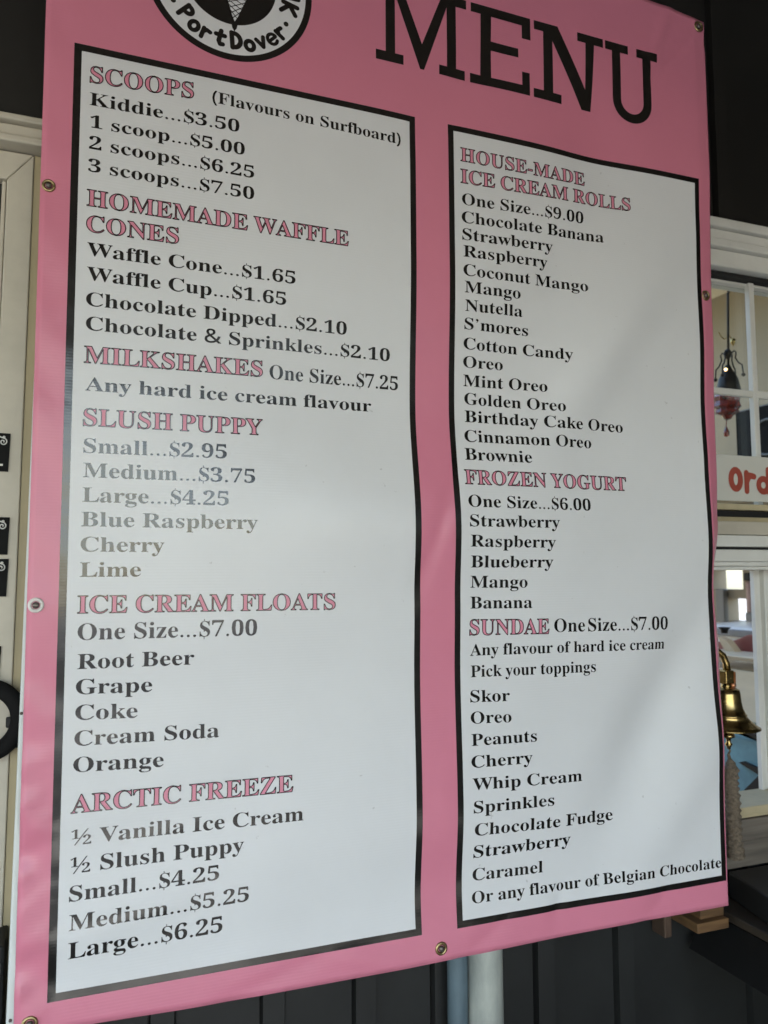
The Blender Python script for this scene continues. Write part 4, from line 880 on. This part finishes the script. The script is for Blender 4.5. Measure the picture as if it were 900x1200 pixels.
# pendant lamp inside
def P(px, py, Y=.52): return atY(px, py, Y)
lampo = empty('pendant_lamp', P(853, 322)); tag(lampo, 'dark iron scrolled pendant lamp hanging inside the serving window', 'lamp')
w = MB(); a, b = P(853, 325), P(853, 343)
top = P(853, 300); w.tube([(a.x, a.y, ceil_z), (a.x, a.y, a.z)], .0015, 6)
for i in range(6):
    z = a.z + (b.z - a.z) * (i + .5) / 6; q = []
    for j in range(13):
        t = 2 * math.pi * j / 12; dx, dz = .0032 * math.cos(t), .0062 * math.sin(t)
        q.append((a.x + (dx if i % 2 else 0), a.y + (0 if i % 2 else dx), z + dz))
    w.tube(q, .0014, 6, cap=False)
w.build('chain', M['iron'], lampo)
w = MB(); a, b = P(853, 343), P(853.5, 428); w.tube([a, b], .0034, 10)
w.lathe((b.x, b.y, 0), [(.001, P(853, 408).z), (.008, P(853, 411).z), (.012, P(853, 415).z), (.008, P(853, 418).z), (.004, P(853, 421).z)], 16); w.build('rod', M['iron'], lampo)
hub = P(853.5, 416)
for k in range(4):
    an = math.radians(20 + 90 * k); dx, dy = math.cos(an), math.sin(an); w = MB()
    s = .036
    pr = [(0, 0), (.5, .25), (.62, .05), (.55, -.35), (.8, -.8), (1.05, -1.0), (1.1, -1.5), (1.12, -1.75)]
    w.tube([(hub.x + dx * x * s, hub.y + dy * x * s, hub.z + z * s) for x, z in pr], .0022, 8)
    w.lathe((hub.x + dx * 1.12 * s, hub.y + dy * 1.12 * s, hub.z - 1.78 * s), [(.001, .004), (.005, .002), (.006, -.002), (.001, -.006)], 12)
    w.build('arm', M['iron'], lampo)
w = MB(); c = P(853.5, 445); w.lathe((c.x, c.y, 0), [(.006, P(853, 428).z), (.013, P(853, 434).z), (.026, P(853, 444).z), (.032, P(853, 456).z), (.030, P(853, 462).z), (.02, P(853, 462).z)], 24); w.build('lamp_shade', M['iron'], lampo)
w = MB(); c2 = P(850.5, 433, .47)
V = [(.001, .004), (.003, .003), (.0045, 0), (.003, -.003), (.001, -.004)]; w.lathe(c2, V, 14); w.build('bulb', M['bulb'], lampo)
# red glass ornament below it
rg = empty('glass_ornament', P(850, 465, .50)); tag(rg, 'red and amber glass ornament with a drop hanging below the pendant lamp', 'ornament')
w = MB(); c = P(852, 480, .5); w.lathe((c.x, c.y, 0), [(.001, P(852, 459, .5).z), (.026, P(852, 461, .5).z), (.037, P(852, 466, .5).z), (.034, P(852, 471, .5).z), (.038, P(852, 477, .5).z), (.030, P(852, 480, .5).z), (.033, P(852, 484, .5).z), (.016, P(852, 487, .5).z), (.010, P(852, 491, .5).z), (.003, P(852, 492, .5).z)], 11, smooth=False); w.build('glass_bowl', M['red_glass'], rg)
w = MB(); c = P(851, 500, .5); w.tube([P(851.5, 491, .5), P(851, 499, .5)], .0015, 6); w.lathe((c.x, c.y, 0), [(.001, P(851, 499, .5).z), (.004, P(851, 502, .5).z), (.0085, P(851, 507, .5).z), (.007, P(851, 511, .5).z), (.001, P(851, 512, .5).z)], 8, smooth=False); w.build('glass_drop', M['red_glass'], rg)
w = MB(); q = []
for i in range(20):
    t = i / 19; q.append(tuple(P(842 + 17 * t, 389 + 16 * t * t + 6 * math.sin(t * 5), .56)))
w.tube(q, .0016, 6); cc = q[-1]
w.lathe(cc, [(.001, .01), (.008, .002), (.006, -.008), (.001, -.016)], 10)
o = w.build('hanging_vine', M['brass'], None); tag(o, 'thin gilt wire with a small drop curling behind the pendant lamp', 'ornament')

def boxX(name, m, p0, p1, X, th, label, cat, bevel=.003, group=None):
    """a box standing on the room side of the plane x = X"""
    y0, y1, z0, z1 = rectX(p0, p1, X); w = MB(); w.box(X, X + th, y0, y1, z0, z1)
    o = w.build(name, m, None, bevel=bevel); tag(o, label, cat, group); return o, (y0, y1, z0, z1)
sp, r4 = boxX('loudspeaker', M['matte_black'], (861.5, 484), (912, 545), 2.0, .18, 'black loudspeaker with a round cone behind the order sign', 'speaker')
w = MB(); cy, cz = atX(899, 512, 2.0).y, atX(899, 512, 2.0).z
q = [(1.998, cy + .055 * math.cos(2 * math.pi * i / 40), cz + .055 * math.sin(2 * math.pi * i / 40)) for i in range(41)]
w.tube(q, .0035, 8, cap=False); w.build('cone_ring', M['grey_item'], sp)
w = MB(); w.box(2.0 + .001, 2.179, r4[0] + .002, r4[1] - .002, r4[3] + .0005, r4[3] + .004); w.build('top_plate', M['grey_item'], sp)
w = MB(); w.box(1.9, XW, .5, 2.2, r4[2] - .03, r4[2] - .0005); sh2 = w.build('wall_shelf', M['cream_item']); tag(sh2, 'cream shelf inside the shop that carries the loudspeaker', 'shelf')

# things seen through the serving opening
wb1, _ = boxX('equipment_box', M['grey_item'], (838, 690.5), (849, 729), 2.57, .025, 'dark grey equipment box before the bright shop window', 'box')
j, r5 = boxX('jar', M['pink_jar'], (872.5, 681), (880.5, 718), 2.56, .03, 'pinkish jar with dark lid beside the bright shop window', 'jar', .01)
w = MB(); w.box(2.557, 2.593, r5[0] - .004, r5[1] + .004, r5[3] + .0005, r5[3] + .035); w.build('lid', M['black'], j, bevel=.006)
w = MB(); w.box(2.557, 2.593, r5[0] - .003, r5[1] + .003, r5[2] - .045, r5[2] - .0005); w.build('base', M['grey_item'], j, bevel=.006)
cs, r6 = boxX('freezer', M['white_item'], (815, 730), (899, 766), 2.12, .44, 'white chest freezer below the bright shop window', 'freezer', .012)
w = MB(); w.box(2.10, 2.12 - .0008, r6[0] + .02, r6[1] - .02, r6[3] - .035, r6[3] - .012); w.build('handle', M['grey_item'], cs, bevel=.003)
c = atX(849, 742, 2.05); w = MB(); w.lathe((c.x, c.y, 0), [(.001, atX(849, 742, 2.05).z), (.010, atX(849, 742, 2.05).z), (.012, atX(849, 738, 2.05).z), (.022, atX(849, 735, 2.05).z), (.001, atX(849, 735, 2.05).z)], 18)
o = w.build('cup', M['black']); tag(o, 'small black cup standing before the white freezer', 'cup')
pts = []
for i in range(13):
    t = i / 12; px = 832 + 60 * t; py = 752 - 7.5 * math.exp(-((t - .78) / .22) ** 2) - 1.5 * t
    pts.append(atX(px, py, 1.98))
lo = [atX(892, 770, 1.98), atX(832, 770, 1.98)]
w = MB(); w.prism([tuple(q) for q in pts + lo], (.05, 0, 0)); o = w.build('carved_board', M['maroon'], None, bevel=.003); tag(o, 'maroon board with a curved upper edge above the bell', 'board')
w = MB(); w.prism([tuple(atX(*q, 1.93)) for q in ((840, 746), (850, 750), (864, 768), (852, 768))], (.03, 0, 0)); o = w.build('tan_strip', M['tan'], None, bevel=.002); tag(o, 'tan slat leaning against the maroon board', 'slat')
o, r7 = boxX('serving_shelf', M['cream_item'], (812, 762), (905, 776), 1.86, .24, 'cream shelf edge behind the brass bell', 'shelf', .004)
o, _ = boxX('cabinet', M['cream_item'], (812, 777.5), (905, 852), 1.90, .20, 'cream cabinet front behind the brass bell', 'cabinet', .004)
o, r8 = boxX('teal_crate', M['teal'], (820, 853), (910, 962), 1.82, .26, 'teal crate with dark diagonal straps under the bell', 'crate', .004)
w = MB()
for quad in (((852, 853), (866, 853), (900, 872), (900, 862)), ((869, 893), (874, 892), (898, 903), (898, 911)), ((861, 940), (898, 903), (898, 948), (861, 948))):
    w.prism([tuple(atX(*q, 1.819)) for q in quad], (-.012, 0, 0))
w.build('strap', M['black'], o_crate := bpy.data.objects[o.name])
